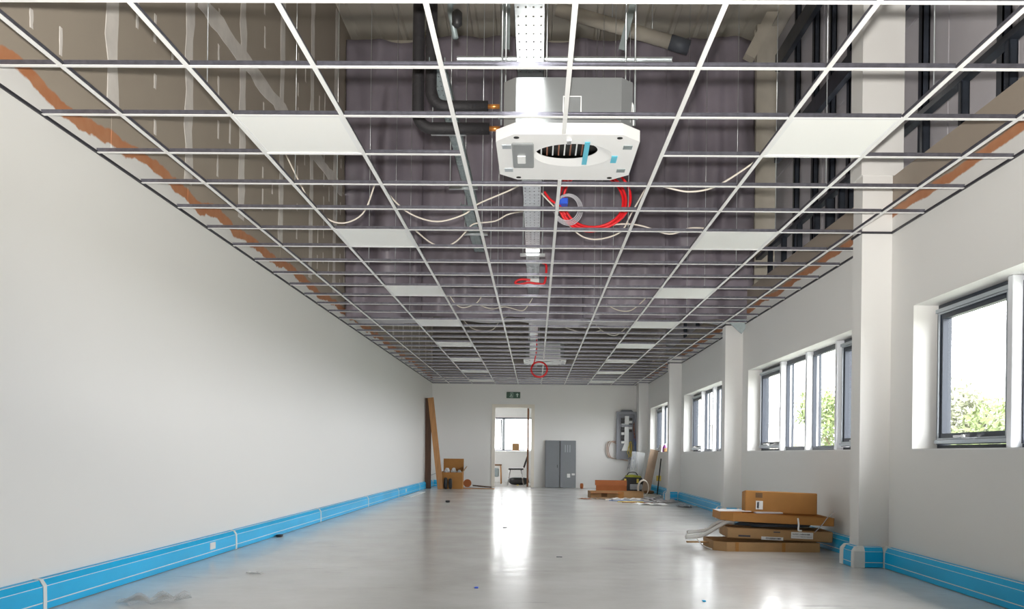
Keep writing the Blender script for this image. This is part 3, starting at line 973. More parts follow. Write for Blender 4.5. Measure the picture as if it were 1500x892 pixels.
def cassette(x0, x1, y0, y1, label, detail=True):
    cx, cy = (x0 + x1) / 2, (y0 + y1) / 2
    t = thing('ceiling_cassette_unit', label, 'air conditioner', (cx, cy, H))
    w, d = (x1 - x0) / 2, (y1 - y0) / 2
    c = 0.11
    def octa(w, d, c):
        return [(-w + c, -d), (w - c, -d), (w, -d + c), (w, d - c), (w - c, d), (-w + c, d), (-w, d - c), (-w, -d + c)]
    # casing above
    MB().prism(octa(w - 0.045, d - 0.03, 0.07), 2, 0.06, 0.335).build('casing', K['ac_body'], t, world=False)
    # base panel ring with an oval hole: build as fan between octagon and oval
    o = octa(w, d, c)
    n = 48
    ow, od, oy = 0.185, 0.15, -0.11
    mb = MB()
    def outer(a):
        dx, dy = cos(a), sin(a)
        best = 9
        m_ = len(o)
        for i in range(m_):
            ax, ay = o[i]
            bx_, by_ = o[(i + 1) % m_]
            den = dx * (by_ - ay) - dy * (bx_ - ax)
            if abs(den) < 1e-9:
                continue
            tt = (ax * (by_ - ay) - ay * (bx_ - ax)) / den
            if tt > 0:
                s_ = ((tt * dx - ax) * (bx_ - ax) + (tt * dy - ay) * (by_ - ay)) / ((bx_ - ax) ** 2 + (by_ - ay) ** 2)
                if -1e-6 <= s_ <= 1 + 1e-6:
                    best = min(best, tt)
        return (best * dx, best * dy)
    angs = sorted([2 * pi * k / n for k in range(n)] + [math.atan2(p[1], p[0]) % (2 * pi) for p in o])
    m_ = len(angs)
    rings = []
    for z, f in ((0.0, 'o'), (0.0, 'r'), (0.0, 'i'), (0.016, 'i2'), (0.065, 'o')):
        rg = []
        for a in angs:
            if f == 'o':
                x, y = outer(a)
            elif f == 'r':
                x, y = 0.04 + 0.25 * cos(a), -0.06 + 0.215 * sin(a)
            elif f == 'i':
                x, y = 0.04 + 0.235 * cos(a), -0.06 + 0.20 * sin(a)
            else:
                x, y = 0.0 + ow * cos(a), oy + od * sin(a)
            rg.append((x, y, z))
        rings.append(rg)
    vs = [v for rg in rings for v in rg]
    fs = []
    seq = [4, 0, 1, 2, 3]
    for a_, b_ in zip(seq, seq[1:]):
        for k in range(m_):
            l = (k + 1) % m_
            fs.append((a_ * m_ + k, b_ * m_ + k, b_ * m_ + l, a_ * m_ + l))
    mb.add(vs, fs)
    mb.build('base_panel', K['ac_white'], t, world=False)
    # inside of the inlet
    MB().lathe([(0.20, 0.2), (0.20, 0.034)], (0.0, oy, 0), 24).build('inlet_well', K['dark'], t, world=False)
    for k in range(9):
        x = -0.155 + 0.035 * k
        MB().box(x, x + 0.008, oy - 0.12, oy + 0.12, 0.024, 0.029).build('grille_bar', K['brown_wire'] if k % 2 else K['frame_white'], t, world=False)
    # four corner pockets
    for sx in (-1, 1):
        for sy in (-1, 1):
            MB().box(sx * (w - 0.06) - 0.026, sx * (w - 0.06) + 0.026, sy * (d - 0.20) - 0.03, sy * (d - 0.20) + 0.03, -0.004, 0.001).build('corner_pocket', K['galv_dull'] if sx > 0 else K['frame_grey'], t, world=False)
            MB().lathe([(0.016, -0.003), (0.016, 0.001)], (sx * (w - 0.12), sy * (d - 0.05), 0), 12).build('screw_hole', K['dark'], t, world=False)
    if detail:
        cb = MB().cbox(-0.325, -0.195, -0.28, 0.14, -0.014, -0.001, 0.006).build('control_box_cover', K['ac_body'], t, world=False)
        MB().cbox(-0.295, -0.245, -0.10, 0.03, -0.022, -0.014, 0.003).build('terminal_block', K['frame_white'], cb, world=False)
        MB().box(0.10, 0.13, -0.30, 0.09, -0.006, -0.002).build('blue_tape_strip', K['cyantape'], t, world=False)
        MB().box(0.275, 0.31, -0.06, 0.06, -0.004, -0.0005).build('blue_tape_strip', K['cyantape'], t, world=False)
        MB().box(-0.005, 0.02, -0.34, -0.28, -0.012, -0.001).build('wire_clip', K['chrome'], t, world=False)
        # wire loop handles on the casing
        for hx in (0.02,):
            MB().tube([(hx - 0.05, -d + 0.024, 0.13), (hx - 0.05, -d + 0.012, 0.22), (hx + 0.05, -d + 0.012, 0.22), (hx + 0.05, -d + 0.024, 0.13)], 0.004, 6, smooth=False).build('lifting_loop', K['frame_white'], t, world=False)
        MB().tube([(w - 0.06, -d + 0.09, 0.1), (w - 0.048, -d + 0.10, 0.22), (w - 0.04, -d + 0.13, 0.22), (w - 0.036, -d + 0.13, 0.1)], 0.004, 6, smooth=False).build('lifting_loop', K['frame_white'], t, world=False)
        for sx in (-1, 1):
            for sy in (-1, 1):
                MB().tube([(sx * (w - 0.03), sy * (d - 0.13), 0.1), (sx * (w - 0.03), sy * (d - 0.13), ROOFZ - H - 0.05)], 0.005, 6).build('threaded_rod', K['galv'], t, world=False)
                MB().box(sx * (w - 0.03) - 0.02, sx * (w - 0.03) + 0.02, sy * (d - 0.13) - 0.02, sy * (d - 0.13) + 0.02, 0.14, 0.146).build('hanger_bracket', K['galv'], t, world=False)
    return t
cassette(*AC[0], 'white ceiling air conditioning unit with open inlet and blue tape, nearest the viewer')
cassette(*AC[1], 'distant white ceiling air conditioning unit beside the small red cable coil', detail=False)

# cables ---------------------------------------------------------------
CAB = [
    (7.05, [(-2.05, 3.28), (-1.925, 3.033), (-1.812, 2.841), (-1.616, 2.73), (-1.424, 2.805), (-1.327, 3.037), (-1.3, 3.092)], 'white cable looping behind the nearest left light panel'),
    (7.06, [(-1.283, 3.081), (-1.204, 2.955), (-1.037, 2.807), (-0.815, 2.738), (-0.596, 2.794), (-0.487, 2.877), (-0.24, 2.989), (-0.13, 3.05)], 'white cable sagging from the left main tee to the bright cable tray'),
    (7.9, [(-1.123, 2.898), (-0.973, 2.776), (-0.849, 2.735), (-0.739, 2.778), (-0.635, 2.883), (-0.574, 2.939), (-0.389, 2.965), (-0.267, 3.03), (-0.13, 3.06)], 'white cable looping up to the tray from the second left light panel'),
    (7.4, [(0.023, 3.08), (0.153, 2.952), (0.298, 2.838), (0.471, 2.805), (0.701, 2.83), (0.873, 2.814), (1.103, 2.741), (1.274, 2.788), (1.423, 2.783)], 'white cable running through the red coil to the second right light panel'),
    (7.55, [(0.221, 2.936), (0.275, 2.848), (0.394, 2.755), (0.541, 2.74), (0.716, 2.805), (0.802, 2.958), (0.916, 3.164)], 'white cable curving below the red coil'),
    (6.25, [(0.816, 2.82), (0.952, 2.777), (1.073, 2.754), (1.218, 2.774), (1.362, 2.848), (1.587, 3.004)], 'white cable sagging to the nearest right light panel'),
    (11.2, [(-1.126, 2.897), (-1.037, 2.775), (-0.932, 2.735), (-0.784, 2.786), (-0.715, 2.866)], 'short white cable loop by the third left light panel'),
    (11.4, [(-0.771, 2.812), (-0.592, 2.751), (-0.415, 2.779), (-0.192, 2.735), (-0.104, 2.827), (-0.061, 2.898)], 'thin white cable below the tray in front of the barrier hem'),
    (13.3, [(-1.125, 2.903), (-0.999, 2.78), (-0.842, 2.735), (-0.667, 2.752), (-0.554, 2.888), (-0.379, 2.993)], 'white cable sagging by the fourth left light panel'),
    (13.4, [(0.001, 3.253), (0.087, 3.097), (0.193, 2.962), (0.455, 2.808), (0.769, 2.735), (0.976, 2.772)], 'white cable sloping from the tray to the right beyond the barrier'),
    (13.7, [(0.868, 2.983), (0.998, 2.825), (1.212, 2.735), (1.391, 2.86), (1.485, 2.989)], 'white cable loop by the fourth right light panel'),
    (11.3, [(0.889, 2.819), (1.04, 2.738), (1.215, 2.738), (1.388, 2.885)], 'short white cable loop by the third right light panel'),
]
for y, pts, lb in CAB:
    o = MB().tube(spline([(x, y + 0.03 * sin(3 * x), z) for x, z in pts], 6), 0.0065, 6).build('lighting_cable', K['cable'])
    tag(o, lb, 'cable', 'loose lighting cables')

rc = thing('red_cable_coil', 'big coil of bright red fire cable hanging beside the ceiling unit', 'cable coil', (0.44, 7.35, 2.74))
for q, (r, dx, dz, dy) in enumerate(((0.255, 0, 0, 0), (0.235, 0.02, 0.02, 0.02), (0.27, 0.02, 0.025, -0.015), (0.245, -0.01, 0.005, 0.03))):
    P = [(0.45 + dx + r * 1.1 * cos(a), 7.32 + dy + 0.03 * sin(2 * a), 2.995 + dz + r * sin(a)) for a in [2 * pi * k / 36 for k in range(36)]]
    MB().tube(P, 0.011, 8, closed=True).build('cable_turn', K['red'], rc)
MB().tube(spline([(0.05, 7.3, 3.06), (0.10, 7.28, 2.99), (0.18, 7.27, 2.93), (0.23, 7.28, 2.86)]), 0.010, 8).build('cable_tail', K['red'], rc)
MB().cbox(0.165, 0.245, 7.23, 7.36, 2.945, 2.995, 0.008).build('tape_wrap', K['bluetape'], rc, label='blue tape')
cc = thing('clear_tube_coil', 'small coil of clear plastic tube tied to the red cable with blue tape', 'tube coil', (0.22, 7.18, 2.76))
for q in range(4):
    r = 0.092 + 0.008 * q
    P = [(0.235 + r * cos(a) + .004 * q, 7.16 + 0.012 * q, 2.885 + r * 1.1 * sin(a)) for a in [2 * pi * k / 28 for k in range(28)]]
    MB().tube(P, 0.005, 6, closed=True).build('tube_turn', K['clear'], cc)
r2 = tag(MB().tube(spline([(0.02, 9.9, 3.05), (0.07, 9.9, 3.03), (0.10, 9.9, 2.99), (0.08, 9.9, 2.81), (0.0, 9.9, 2.80), (-0.10, 9.9, 2.81), (-0.2, 9.9, 2.79), (-0.25, 9.9, 2.81), (-0.19, 9.9, 2.845), (-0.08, 9.9, 2.84)]), 0.013, 8).build('red_cable_tangle', K['red']),
         'short tangle of red cable under the tray in the middle of the void', 'cable')
jb = thing('junction_box', 'small white junction box under the cable tray', 'junction box', (-0.05, 10.3, 2.85))
MB().cbox(-0.13, 0.02, 10.25, 10.40, 2.86, 2.93, 0.008).build('box_body', K['frame_white'], jb)
MB().cbox(-0.12, 0.01, 10.26, 10.39, 2.85, 2.86, 0.003).build('lid', K['frame_white'], jb)
MB().tube([(-0.05, 10.32, 2.93), (-0.05, 10.32, 3.05)], 0.012, 8).build('gland', K['grey_wire'], jb)
rs = thing('red_cable_coil', 'small distant coil of red cable hanging below the far ceiling unit', 'cable coil', (0.07, 16.6, 2.31))
for q in range(2):
    r = 0.145 + 0.012 * q
    MB().tube([(0.055 + r * cos(a), 16.6 + 0.02 * q, 2.475 + r * 0.95 * sin(a)) for a in [2 * pi * k / 28 for k in range(28)]], 0.011, 6, closed=True).build('cable_turn', K['red'], rs)
MB().tube(spline([(-0.07, 16.6, 2.53), (-0.03, 16.6, 2.66), (0.0, 16.6, 2.85), (0.0, 16.62, 3.04)]), 0.011, 6).build('cable_tail', K['red'], rs)
vl = thing('pipe_valve', 'tangle of pipe valves and fittings beside the black pipes', 'valve', (-0.6, 6.0, 3.7))
MB().tube([(-0.62, 6.0, ROOFZ - .05), (-0.62, 6.0, 3.9), (-0.58, 6.0, 3.72)], 0.02, 8).build('valve_pipe', K['galv_dull'], vl)
MB().lathe([(0.02, 0), (0.05, 0.02), (0.05, 0.09), (0.02, 0.11)], (-0.6, 5.98, 3.95), 14).build('valve_body', K['galv_dull'], vl)
MB().lathe([(0.015, 0), (0.035, 0.02), (0.035, 0.1), (0.015, 0.12)], (-0.57, 5.97, 3.78), 12).build('valve_bonnet', K['black'], vl)
MB().tube([(-0.62, 5.97, 4.08), (-0.60, 5.96, 4.12)], 0.03, 8).build('valve_cap', K['copper'], vl)

# ------------------------------------------------------------------ skirting trunking
# profile (distance from wall, height); per-side materials: 0 blue film, 1 white plastic
TP = [(0, 0.004), (0.060, 0.004), (0.060, 0.040), (0.0605, 0.046), (0.058, 0.128), (0.0575, 0.131), (0.036, 0.163), (0.030, 0.166), (0, 0.168)]
TMATS = [1, 0, 1, 0, 1, 0, 1, 0, 1]
def trunk_section(axis, sgn, wall, a0, a1, parent, nm='trunking_section'):
    poly = [(wall + sgn * d, z) for d, z in TP]
    mb = MB()
    mb.prism(poly, axis, a0, a1, mi=1, mats=TMATS)
    return mb.build(nm, [K['blue'], K['upvc']], parent)
def trunk_joint(axis, sgn, wall, a, w, parent, e=0.003):
    poly = [(wall + sgn * (d + (e if d > 0 else 0)), z + (e if z > 0.1 else -0.003)) for d, z in TP]
    return MB().prism(poly, axis, a - w / 2, a + w / 2).build('joint_cover', K['upvc'], parent)
bl = thing('baseboard_left', 'long blue film covered skirting trunking along the left wall', 'trunking', (XL + 0.03, 9, 0))
bl['kind'] = 'structure'
jl = [4.694 - 3.07 * 2, 4.694 - 3.07, 4.694, 7.73, 10.80, 13.9, 17.0, 20.1]
for a, b in zip(jl, jl[1:] + [YB - 0.15]):
    trunk_section(1, 1, XL, a, b, bl)
for j in jl[2:]:
    trunk_joint(1, 1, XL, j, 0.035, bl)
lbm = MB().box(XL + 0.058, XL + 0.0625, 7.10, 7.22, 0.062, 0.118).build('white_label', K['paper'], bl)
MB().box(XL + 0.058, XL + 0.062, 17.9, 18.02, 0.062, 0.118).build('white_label', K['paper'], bl)
bb = thing('baseboard_back', 'short blue skirting piece in the corner of the end wall', 'trunking', (-2.5, YB, 0))
bb['kind'] = 'structure'
trunk_section(0, -1, YB, XL + 0.061, -2.30, bb)
brr = thing('baseboard_right', 'blue skirting trunking along the right wall wrapping round the pilasters', 'trunking', (XR - 0.03, 9, 0))
brr['kind'] = 'structure'
D = 0.0605
prev = -1.5
for i, p in enumerate(PIL):
    fin = p - D if i < 4 else YB - 0.7
    trunk_section(1, -1, XR, prev, p - D - 0.02, brr)
    MB().prism([(XR - d - (0.003 if d else 0), z + (.003 if z > .1 else -.003)) for d, z in TP], 1, p - D - 0.022, p - 0.001).build('corner_piece', K['upvc'], brr)
    # front face of pilaster
    trunk_section(0, -1, p, PX + 0.03, XR - D - 0.004, brr)
    # rounded external corner piece
    cpm = MB()
    ring = []
    for (d, z) in TP:
        dd, zz = d + (0.003 if d else 0), z + (0.003 if z > .1 else -.003)
        c_ = min(dd, 0.012)
        row = [(PX + 0.03, p - dd, zz)]
        for k in range(5):
            a = -pi / 2 - pi / 2 * k / 4
            row.append((PX - dd + c_ + cos(a) * c_, p - dd + c_ + sin(a) * c_, zz))
        row.append((PX - dd, p - 0.012, zz))
        ring.append(row)
    nv = len(ring[0])
    vs = [v for r_ in ring for v in r_]
    fs = [(i_ * nv + k, i_ * nv + k + 1, (i_ + 1) * nv + k + 1, (i_ + 1) * nv + k) for i_ in range(len(TP) - 1) for k in range(nv - 1)]
    fs += [tuple(i_ * nv for i_ in range(len(TP))), tuple(i_ * nv + nv - 1 for i_ in range(len(TP)))[::-1]]
    cpm.add(vs, fs)
    cpm.build('corner_piece', K['upvc'], brr)
    if i < 4:
        trunk_section(1, -1, PX, p - 0.012, p + 0.17, brr)
        # far rounded corner
        ring = []
        for (d, z) in TP:
            dd, zz = d + (0.003 if d else 0), z + (0.003 if z > .1 else -.003)
            c_ = min(dd, 0.012)
            row = [(PX - dd, p + 0.17, zz)]
            for k in range(5):
                a = pi - pi / 2 * k / 4
                row.append((PX - dd + c_ + cos(a) * c_, p + 0.2 + dd - c_ + sin(a) * c_, zz))
            row.append((PX + 0.05, p + 0.2 + dd, zz))
            ring.append(row)
        vs = [v for r_ in ring for v in r_]
        fs = [(i_ * nv + k, i_ * nv + k + 1, (i_ + 1) * nv + k + 1, (i_ + 1) * nv + k) for i_ in range(len(TP) - 1) for k in range(nv - 1)]
        fs += [tuple(i_ * nv for i_ in range(len(TP))), tuple(i_ * nv + nv - 1 for i_ in range(len(TP)))[::-1]]
        MB().add(vs, fs).build('corner_piece', K['upvc'], brr)
        trunk_section(0, 1, p + 0.2, PX + 0.05, XR - D - 0.01, brr)
        prev = p + 0.2 + D + 0.002

# ------------------------------------------------------------------ end wall things
ex = thing('exit_sign', 'green exit sign with running figure and arrow above the doorway', 'exit sign', (-0.59, YB - 0.02, 2.31))
MB().cbox(-0.768, -0.41, YB - 0.03, YB - 0.001, 2.312, 2.477, 0.006).build('sign_plate', K['sign_green'], ex)
yq = YB - 0.0325
pic = MB()
pic.box(-0.665, -0.66, yq, yq + 0.003, 2.33, 2.46).box(-0.66, -0.60, yq, yq + 0.003, 2.452, 2.46).box(-0.605, -0.598, yq, yq + 0.003, 2.33, 2.46).box(-0.66, -0.60, yq, yq + 0.003, 2.33, 2.336)
pic.build('door_symbol', K['sign_white'], ex)
fg = MB()
fg.lathe([(0.004, -0.002), (0.0115, 0), (0.004, 0.002)], (-0.640, yq + .001, 2.438), 8)
fg.prism([(-0.655, 2.385), (-0.640, 2.425), (-0.625, 2.420), (-0.64, 2.38)], 1, yq, yq + 0.003)
fg.prism([(-0.655, 2.385), (-0.64, 2.38), (-0.675, 2.345), (-0.69, 2.35)], 1, yq, yq + 0.003)
fg.prism([(-0.645, 2.39), (-0.632, 2.385), (-0.615, 2.365), (-0.630, 2.345), (-0.638, 2.348), (-0.63, 2.366)], 1, yq, yq + 0.003)
fg.build('running_figure', K['sign_white'], ex)
MB().prism([(-0.485, 2.445), (-0.445, 2.40), (-0.472, 2.40), (-0.472, 2.345), (-0.498, 2.345), (-0.498, 2.40), (-0.525, 2.40)], 1, yq, yq + 0.003).build('arrow', K['sign_white'], ex)

def leaning_panel(x0, x1, ztop, label, lock, ylean=0.16):
    t = thing('steel_panel', label, 'panel', ((x0 + x1) / 2, YB - ylean - 0.03, 0), 0, 'grey steel panels leaning on the end wall')
    ang = math.asin(min(0.9, ylean / ztop))
    T = Matrix.Rotation(-ang, 4, 'X')
    w = (x1 - x0) / 2
    MB().cbox(-w, w, -0.018, 0.018, 0.006, ztop, 0.004, T=T).build('panel_sheet', K['grey_door'], t, world=False)
    MB().box(-w - 0.006, -w, -0.02, 0.02, 0.01, ztop - .004, T=T).box(w, w + 0.006, -0.02, 0.02, 0.01, ztop - .004, T=T).build('edge_return', K['grey_dark'], t, world=False)
    if lock == 1:
        MB().box(w - 0.06, w - 0.045, -0.03, -0.018, 0.52, 0.60, T=T).build('latch', K['black'], t, world=False)
    else:
        for q in range(3):
            xq = -0.08 + 0.06 * q
            MB().box(xq, xq + 0.02, -0.022, -0.018, 0.93, 1.12, T=T).build('vent_slot', K['frame_grey'], t, world=False)
        MB().box(-0.02, 0.06, -0.020, -0.018, 0.27, 0.37, T=T).build('sticker', K['paper'], t, world=False)
        MB().box(0.1, 0.18, -0.020, -0.018, 0.33, 0.38, T=T).build('sticker', K['paper'], t, world=False)
    return t
leaning_panel(0.265, 0.625, 1.235, 'plain grey steel panel leaning on the end wall, nearer the doorway', 1)
leaning_panel(0.65, 1.045, 1.235, 'grey steel panel with white stickers leaning on the end wall', 0)

db = thing('distribution_board', 'open grey electrical board on the end wall with hanging coloured wires', 'electrical panel', (2.35, YB - 0.05, 0.75))
a, b, z0, z1 = 2.096, 2.607, 0.758, 1.99
MB().box(a, b, YB - 0.02, YB - 0.001, z0, z1).box(a, a + 0.05, YB - 0.12, YB - 0.02, z0, z1).box(b - 0.05, b, YB - 0.12, YB - 0.02, z0, z1).box(a + .05, b - .05, YB - 0.12, YB - 0.02, z1 - 0.07, z1).box(a + .05, b - .05, YB - 0.12, YB - 0.02, z0, z0 + 0.04).build('enclosure', K['db_grey'], db)
MB().prism([(a + 0.08, z1), (b - 0.08, z1), (b - 0.13, z1 + 0.045), (a + 0.13, z1 + 0.045)], 1, YB - 0.11, YB - 0.001).build('cable_gland_plate', K['grey_dark'], db)
mid = (a + b) / 2
MB().box(mid - 0.045, mid + 0.065, YB - 0.08, YB - 0.02, 1.15, 1.88).build('busbar_cover', K['frame_white'], db)
for q in range(9):
    zq = 1.17 + 0.075 * q
    MB().cbox(mid - 0.13, mid - 0.05, YB - 0.09, YB - 0.02, zq, zq + 0.06, 0.004).build('breaker', K['black'] if q % 3 else K['frame_white'], db)
    if q > 3:
        MB().cbox(mid + 0.07, mid + 0.15, YB - 0.09, YB - 0.02, zq, zq + 0.06, 0.004).build('breaker', K['frame_white'] if q % 2 else K['black'], db)
MB().box(a + .05, b - .05, YB - 0.1, YB - 0.03, 1.60, 1.66).build('trim_strip', K['db_grey'], db)
MB().prism([(mid - 0.05, 1.15), (mid + 0.08, 1.15), (mid + 0.1, 0.98), (mid - 0.12, 0.98)], 1, YB - 0.09, YB - 0.02).build('main_switch', K['frame_white'], db)
rnd = random.Random(5)
def wires(n, colr, x0, z0_, x1, z1_, spread, nm='wire'):
    for q in range(n):
        P = [(x0 + rnd.uniform(-.03, .03), YB - 0.08, z0_ + rnd.uniform(-.05, .05))]
        for k in (0.35, 0.7):
            P.append((x0 + (x1 - x0) * k + rnd.uniform(-spread, spread), YB - 0.12 - rnd.uniform(0, .05), z0_ + (z1_ - z0_) * k + rnd.uniform(-spread, spread)))
        P.append((x1 + rnd.uniform(-spread, spread), YB - 0.06 - rnd.uniform(0, .05), z1_ + rnd.uniform(-.08, .08)))
        MB().tube(spline(P, 4), 0.008, 5).build(nm, K[colr], db)
wires(6, 'yellow', 2.46, 1.2, 2.43, 0.85, 0.06)
wires(7, 'blue_wire', 2.56, 1.45, 2.58, 0.72, 0.04)
wires(4, 'grey_wire', 2.58, 1.3, 2.55, 0.5, 0.07)
wires(4, 'grey_wire', 2.5, 0.85, 2.45, 0.52, 0.07)
wires(3, 'brown_wire', 2.53, 1.7, 2.56, 1.1, 0.03)
for q in range(4):
    P = [(2.12, YB - .05, 1.2 - .02 * q), (1.98 - .03 * q, YB - .06, 1.22), (1.90 - .02 * q, YB - .06, 1.05), (1.95 - .02 * q, YB - .05, 0.82), (2.12, YB - .05, 0.77), (2.4, YB - .05, 0.74 - .01 * q)]
    MB().tube(spline(P, 5), 0.008, 5).build('wire', K['cable'] if q % 2 else K['brown_wire'], db)

# leaning planks, left corner
def leaning_board(name, label, xb, yb, xt, yt, zt, w, th, m, rz=0.0, cat='plank', grp=None):
    t = thing(name, label, cat, (xb, yb, 0), rz, grp)
    d = Vector((xt - xb, yt - yb, zt))
    L = d.length
    zz = d.normalized()
    xx = Vector((1, 0, 0))
    xx = (xx - zz * xx.dot(zz)).normalized()
    y2 = zz.cross(xx)
    T = Matrix((xx, y2, zz)).transposed().to_4x4()
    MB().cbox(-w / 2, w / 2, -th / 2, th / 2, 0.0, L, 0.004, T=T).build('board', m, t, world=False)
    return t
p = leaning_board('timber_plank', 'dark brown plank standing upright in the far left corner', -2.60, 21.25, -2.615, 21.28, 2.2, 0.15, 0.03, K['wood_dark'], grp='planks in the far left corner')
p = leaning_board('timber_plank', 'warm brown plank leaning over the dark one in the far left corner', -2.27, 21.05, -2.545, 21.15, 2.2, 0.14, 0.035, K['wood'], grp='planks in the far left corner')

# open carton with packaging
oc = thing('open_carton', 'open brown carton with raised flap and white packing in front of the end wall', 'cardboard box', (-2.0, 21.3, 0))
x0, x1, y0, y1 = -2.26, -1.76, 21.2, 21.6
MB().box(x0, x1, y0, y1, 0.0, 0.006).box(x0, x0 + .006, y0, y1, .006, .42).box(x1 - .006, x1, y0, y1, .006, .42).box(x0 + .006, x1 - .006, y1 - .006, y1, .006, .42).build('carton_body', K['card'], oc)
MB().box(x0 + .006, x1 - .006, y0, y0 + .006, .006, .40).build('front_panel', K['card'], oc)
MB().box(x0, x1, y1 - .005, y1, .42, .73, T=Matrix.Translation((0, 0, 0))).build('rear_flap', K['card'], oc)
T = Matrix.Translation((x1, 0, .42)) @ Matrix.Rotation(radians(35), 4, 'Y')
MB().box(0, .004, y0, y1, 0, .16, T=T).build('side_flap', K['card2'], oc)
for q, (px, pz, r) in enumerate(((-2.15, 0.42, .075), (-1.985, .43, .07), (-1.84, .40, .055))):
    rnd2 = random.Random(q)
    mbp = MB()
    n_, m_ = 10, 7
    vs, fs = [], []
    for j in range(m_ + 1):
        for i in range(n_):
            th, ph = 2 * pi * i / n_, pi * j / m_
            rr = r * rnd2.uniform(.7, 1.25)
            vs.append((px + rr * sin(ph) * cos(th), 21.38 + rr * sin(ph) * sin(th), pz + rr * cos(ph)))
    for j in range(m_):
        for i in range(n_):
            k = (i + 1) % n_
            fs.append((j * n_ + i, j * n_ + k, (j + 1) * n_ + k, (j + 1) * n_ + i))
    mbp.add(vs, fs)
    tag(mbp.build('packing_paper', K['paper']), ['crumpled white packing at the left of the open carton', 'tallest crumpled white packing in the middle of the open carton', 'small crumpled white packing at the right of the open carton'][q], 'paper', 'packing in the open carton')
def lump(name, label, cat, c, sx, sy, sz, m, seed, group=None, jit=.12):
    rnd2 = random.Random(seed)
    vs, fs = [], []
    n_, m_ = 14, 9
    for j in range(m_ + 1):
        for i in range(n_):
            th, ph = 2 * pi * i / n_, pi * j / m_
            rr = 1 + rnd2.uniform(-jit, jit)
            sg = lambda v: math.copysign(abs(v) ** 0.6, v)
            vs.append((c[0] + sx * rr * sg(sin(ph)) * sg(cos(th)), c[1] + sy * rr * sg(sin(ph)) * sg(sin(th)), max(0.001, c[2] + sz + sz * sg(cos(ph)))))
    for j in range(m_):
        for i in range(n_):
            k = (i + 1) % n_
            fs.append((j * n_ + i, j * n_ + k, (j + 1) * n_ + k, (j + 1) * n_ + i))
    return tag(MB().add(vs, fs, 0, True).build(name, m), label, cat, group)
lump('black_bag', 'black bag slumped at the left front of the open carton', 'bag', (-2.15, 21.07, 0), .045, .07, .14, K['black'], 3)
lump('black_bag', 'narrow black bag between the slumped bag and the open carton front', 'bag', (-2.035, 21.07, 0), .045, .07, .13, K['black'], 4)
tag(MB().tube([(-2.60, 21.30, 0.30), (-2.29, 21.35, 0.42)], 0.008, 6).build('metal_rod', K['grey_wire']), 'thin grey rod leaning out of the open carton towards the planks', 'rod')
bt = tag(MB().cbox(-1.75, -0.98, 21.35, 21.39, 0.0, 0.018, .003).build('floor_batten', K['wood']), 'thin pale batten lying on the floor left of the doorway', 'batten')
rl = thing('cable_reel', 'small brown reel lying against the end wall by the doorway', 'reel', (-1.72, 22.3, 0))
T = Matrix.Translation((-1.72, 22.3, 0.105)) @ Matrix.Rotation(radians(90), 4, 'X')
def disc(r, h0, h1, n=20):
    return [(r * cos(2 * pi * k / n), r * sin(2 * pi * k / n)) for k in range(n)], h0, h1
for r_, h0, h1, m_, nm in ((.10, -.04, -.025, K['card3'], 'flange'), (.10, .025, .04, K['card3'], 'flange'), (.06, -.025, .025, K['brown_wire'], 'drum')):
    pl_, q0, q1 = disc(r_, h0, h1)
    MB().prism(pl_, 2, q0, q1, T=T).build(nm, m_, rl)
tag(MB().tube([(-1.58, 22.25, 0.05), (-1.10, 22.2, 0.015)], 0.016, 8).build('dark_stick', K['wood_dark']), 'dark red brown stick resting on the floor by the reel', 'stick')

# roll on floor right of the steel panels
tr = thing('tape_roll', 'small brown and white tape roll on the floor right of the steel panels', 'tape roll', (1.19, 22.3, 0))
T = Matrix.Translation((1.19, 22.3, 0.07)) @ Matrix.Rotation(radians(75), 4, 'Z') @ Matrix.Rotation(radians(90), 4, 'X')
mbt = MB()
n = 20
vs = []
for r_, zz in ((.068, -.03), (.068, .03), (.04, .03), (.04, -.03)):
    vs += [tuple(T @ Vector((r_ * cos(2 * pi * k / n), r_ * sin(2 * pi * k / n), zz))) for k in range(n)]
mbt.add(vs, [(i * n + k, i * n + (k + 1) % n, ((i + 1) % 4) * n + (k + 1) % n, ((i + 1) % 4) * n + k) for i in range(4) for k in range(n)])
mbt.build('tape_wound', K['card3'], tr)
MB().tube([tuple(T @ Vector((.041 * cos(2 * pi * k / 20), .041 * sin(2 * pi * k / 20), .0))) for k in range(20)], 0.006, 6, closed=True).build('cardboard_core', K['paper'], tr)

# ------------------------------------------------------------------ far right heap
ct_ = thing('carton_tray', 'long low brown carton tray in the far right heap', 'cardboard box', (1.65, 18.0, 0), radians(4))
def traymesh(mb, w, d, h, t=0.006):
    return mb.box(-w, w, -d, d, 0, t).box(-w, w, -d, -d + t, t, h).box(-w, w, d - t, d, t, h).box(-w, -w + t, -d + t, d - t, t, h).box(w - t, w, -d + t, d - t, t, h)
traymesh(MB(), .54, .22, .13).build('tray_body', K['card2'], ct_, world=False)
MB().box(-.54, .10, -.34, -.22, .10, .105).build('loose_flap', K['card3'], ct_, world=False)
MB().box(-.32, -.20, -.223, -.2201, .02, .10).build('hand_hole', K['card_in'], ct_, world=False)
MB().box(.02, .14, -.224, -.2201, .0, .13).build('packing_tape', K['card'], ct_, world=False)
ct2_ = thing('carton_tray', 'reddish brown open carton standing behind the long tray', 'cardboard box', (1.62, 18.65, 0), radians(-3))
traymesh(MB(), .32, .15, .22).build('tray_body', K['card3'], ct2_, world=False)
T = Matrix.Translation((0, .15, .22)) @ Matrix.Rotation(radians(-25), 4, 'X')
MB().box(-.34, .34, 0, .005, 0, .12, T=T).build('rear_flap', K['card3'], ct2_, world=False)
tb = thing('tool_bag', 'black tool bag with lime green top behind the cartons', 'tool bag', (2.35, 21.3, 0))
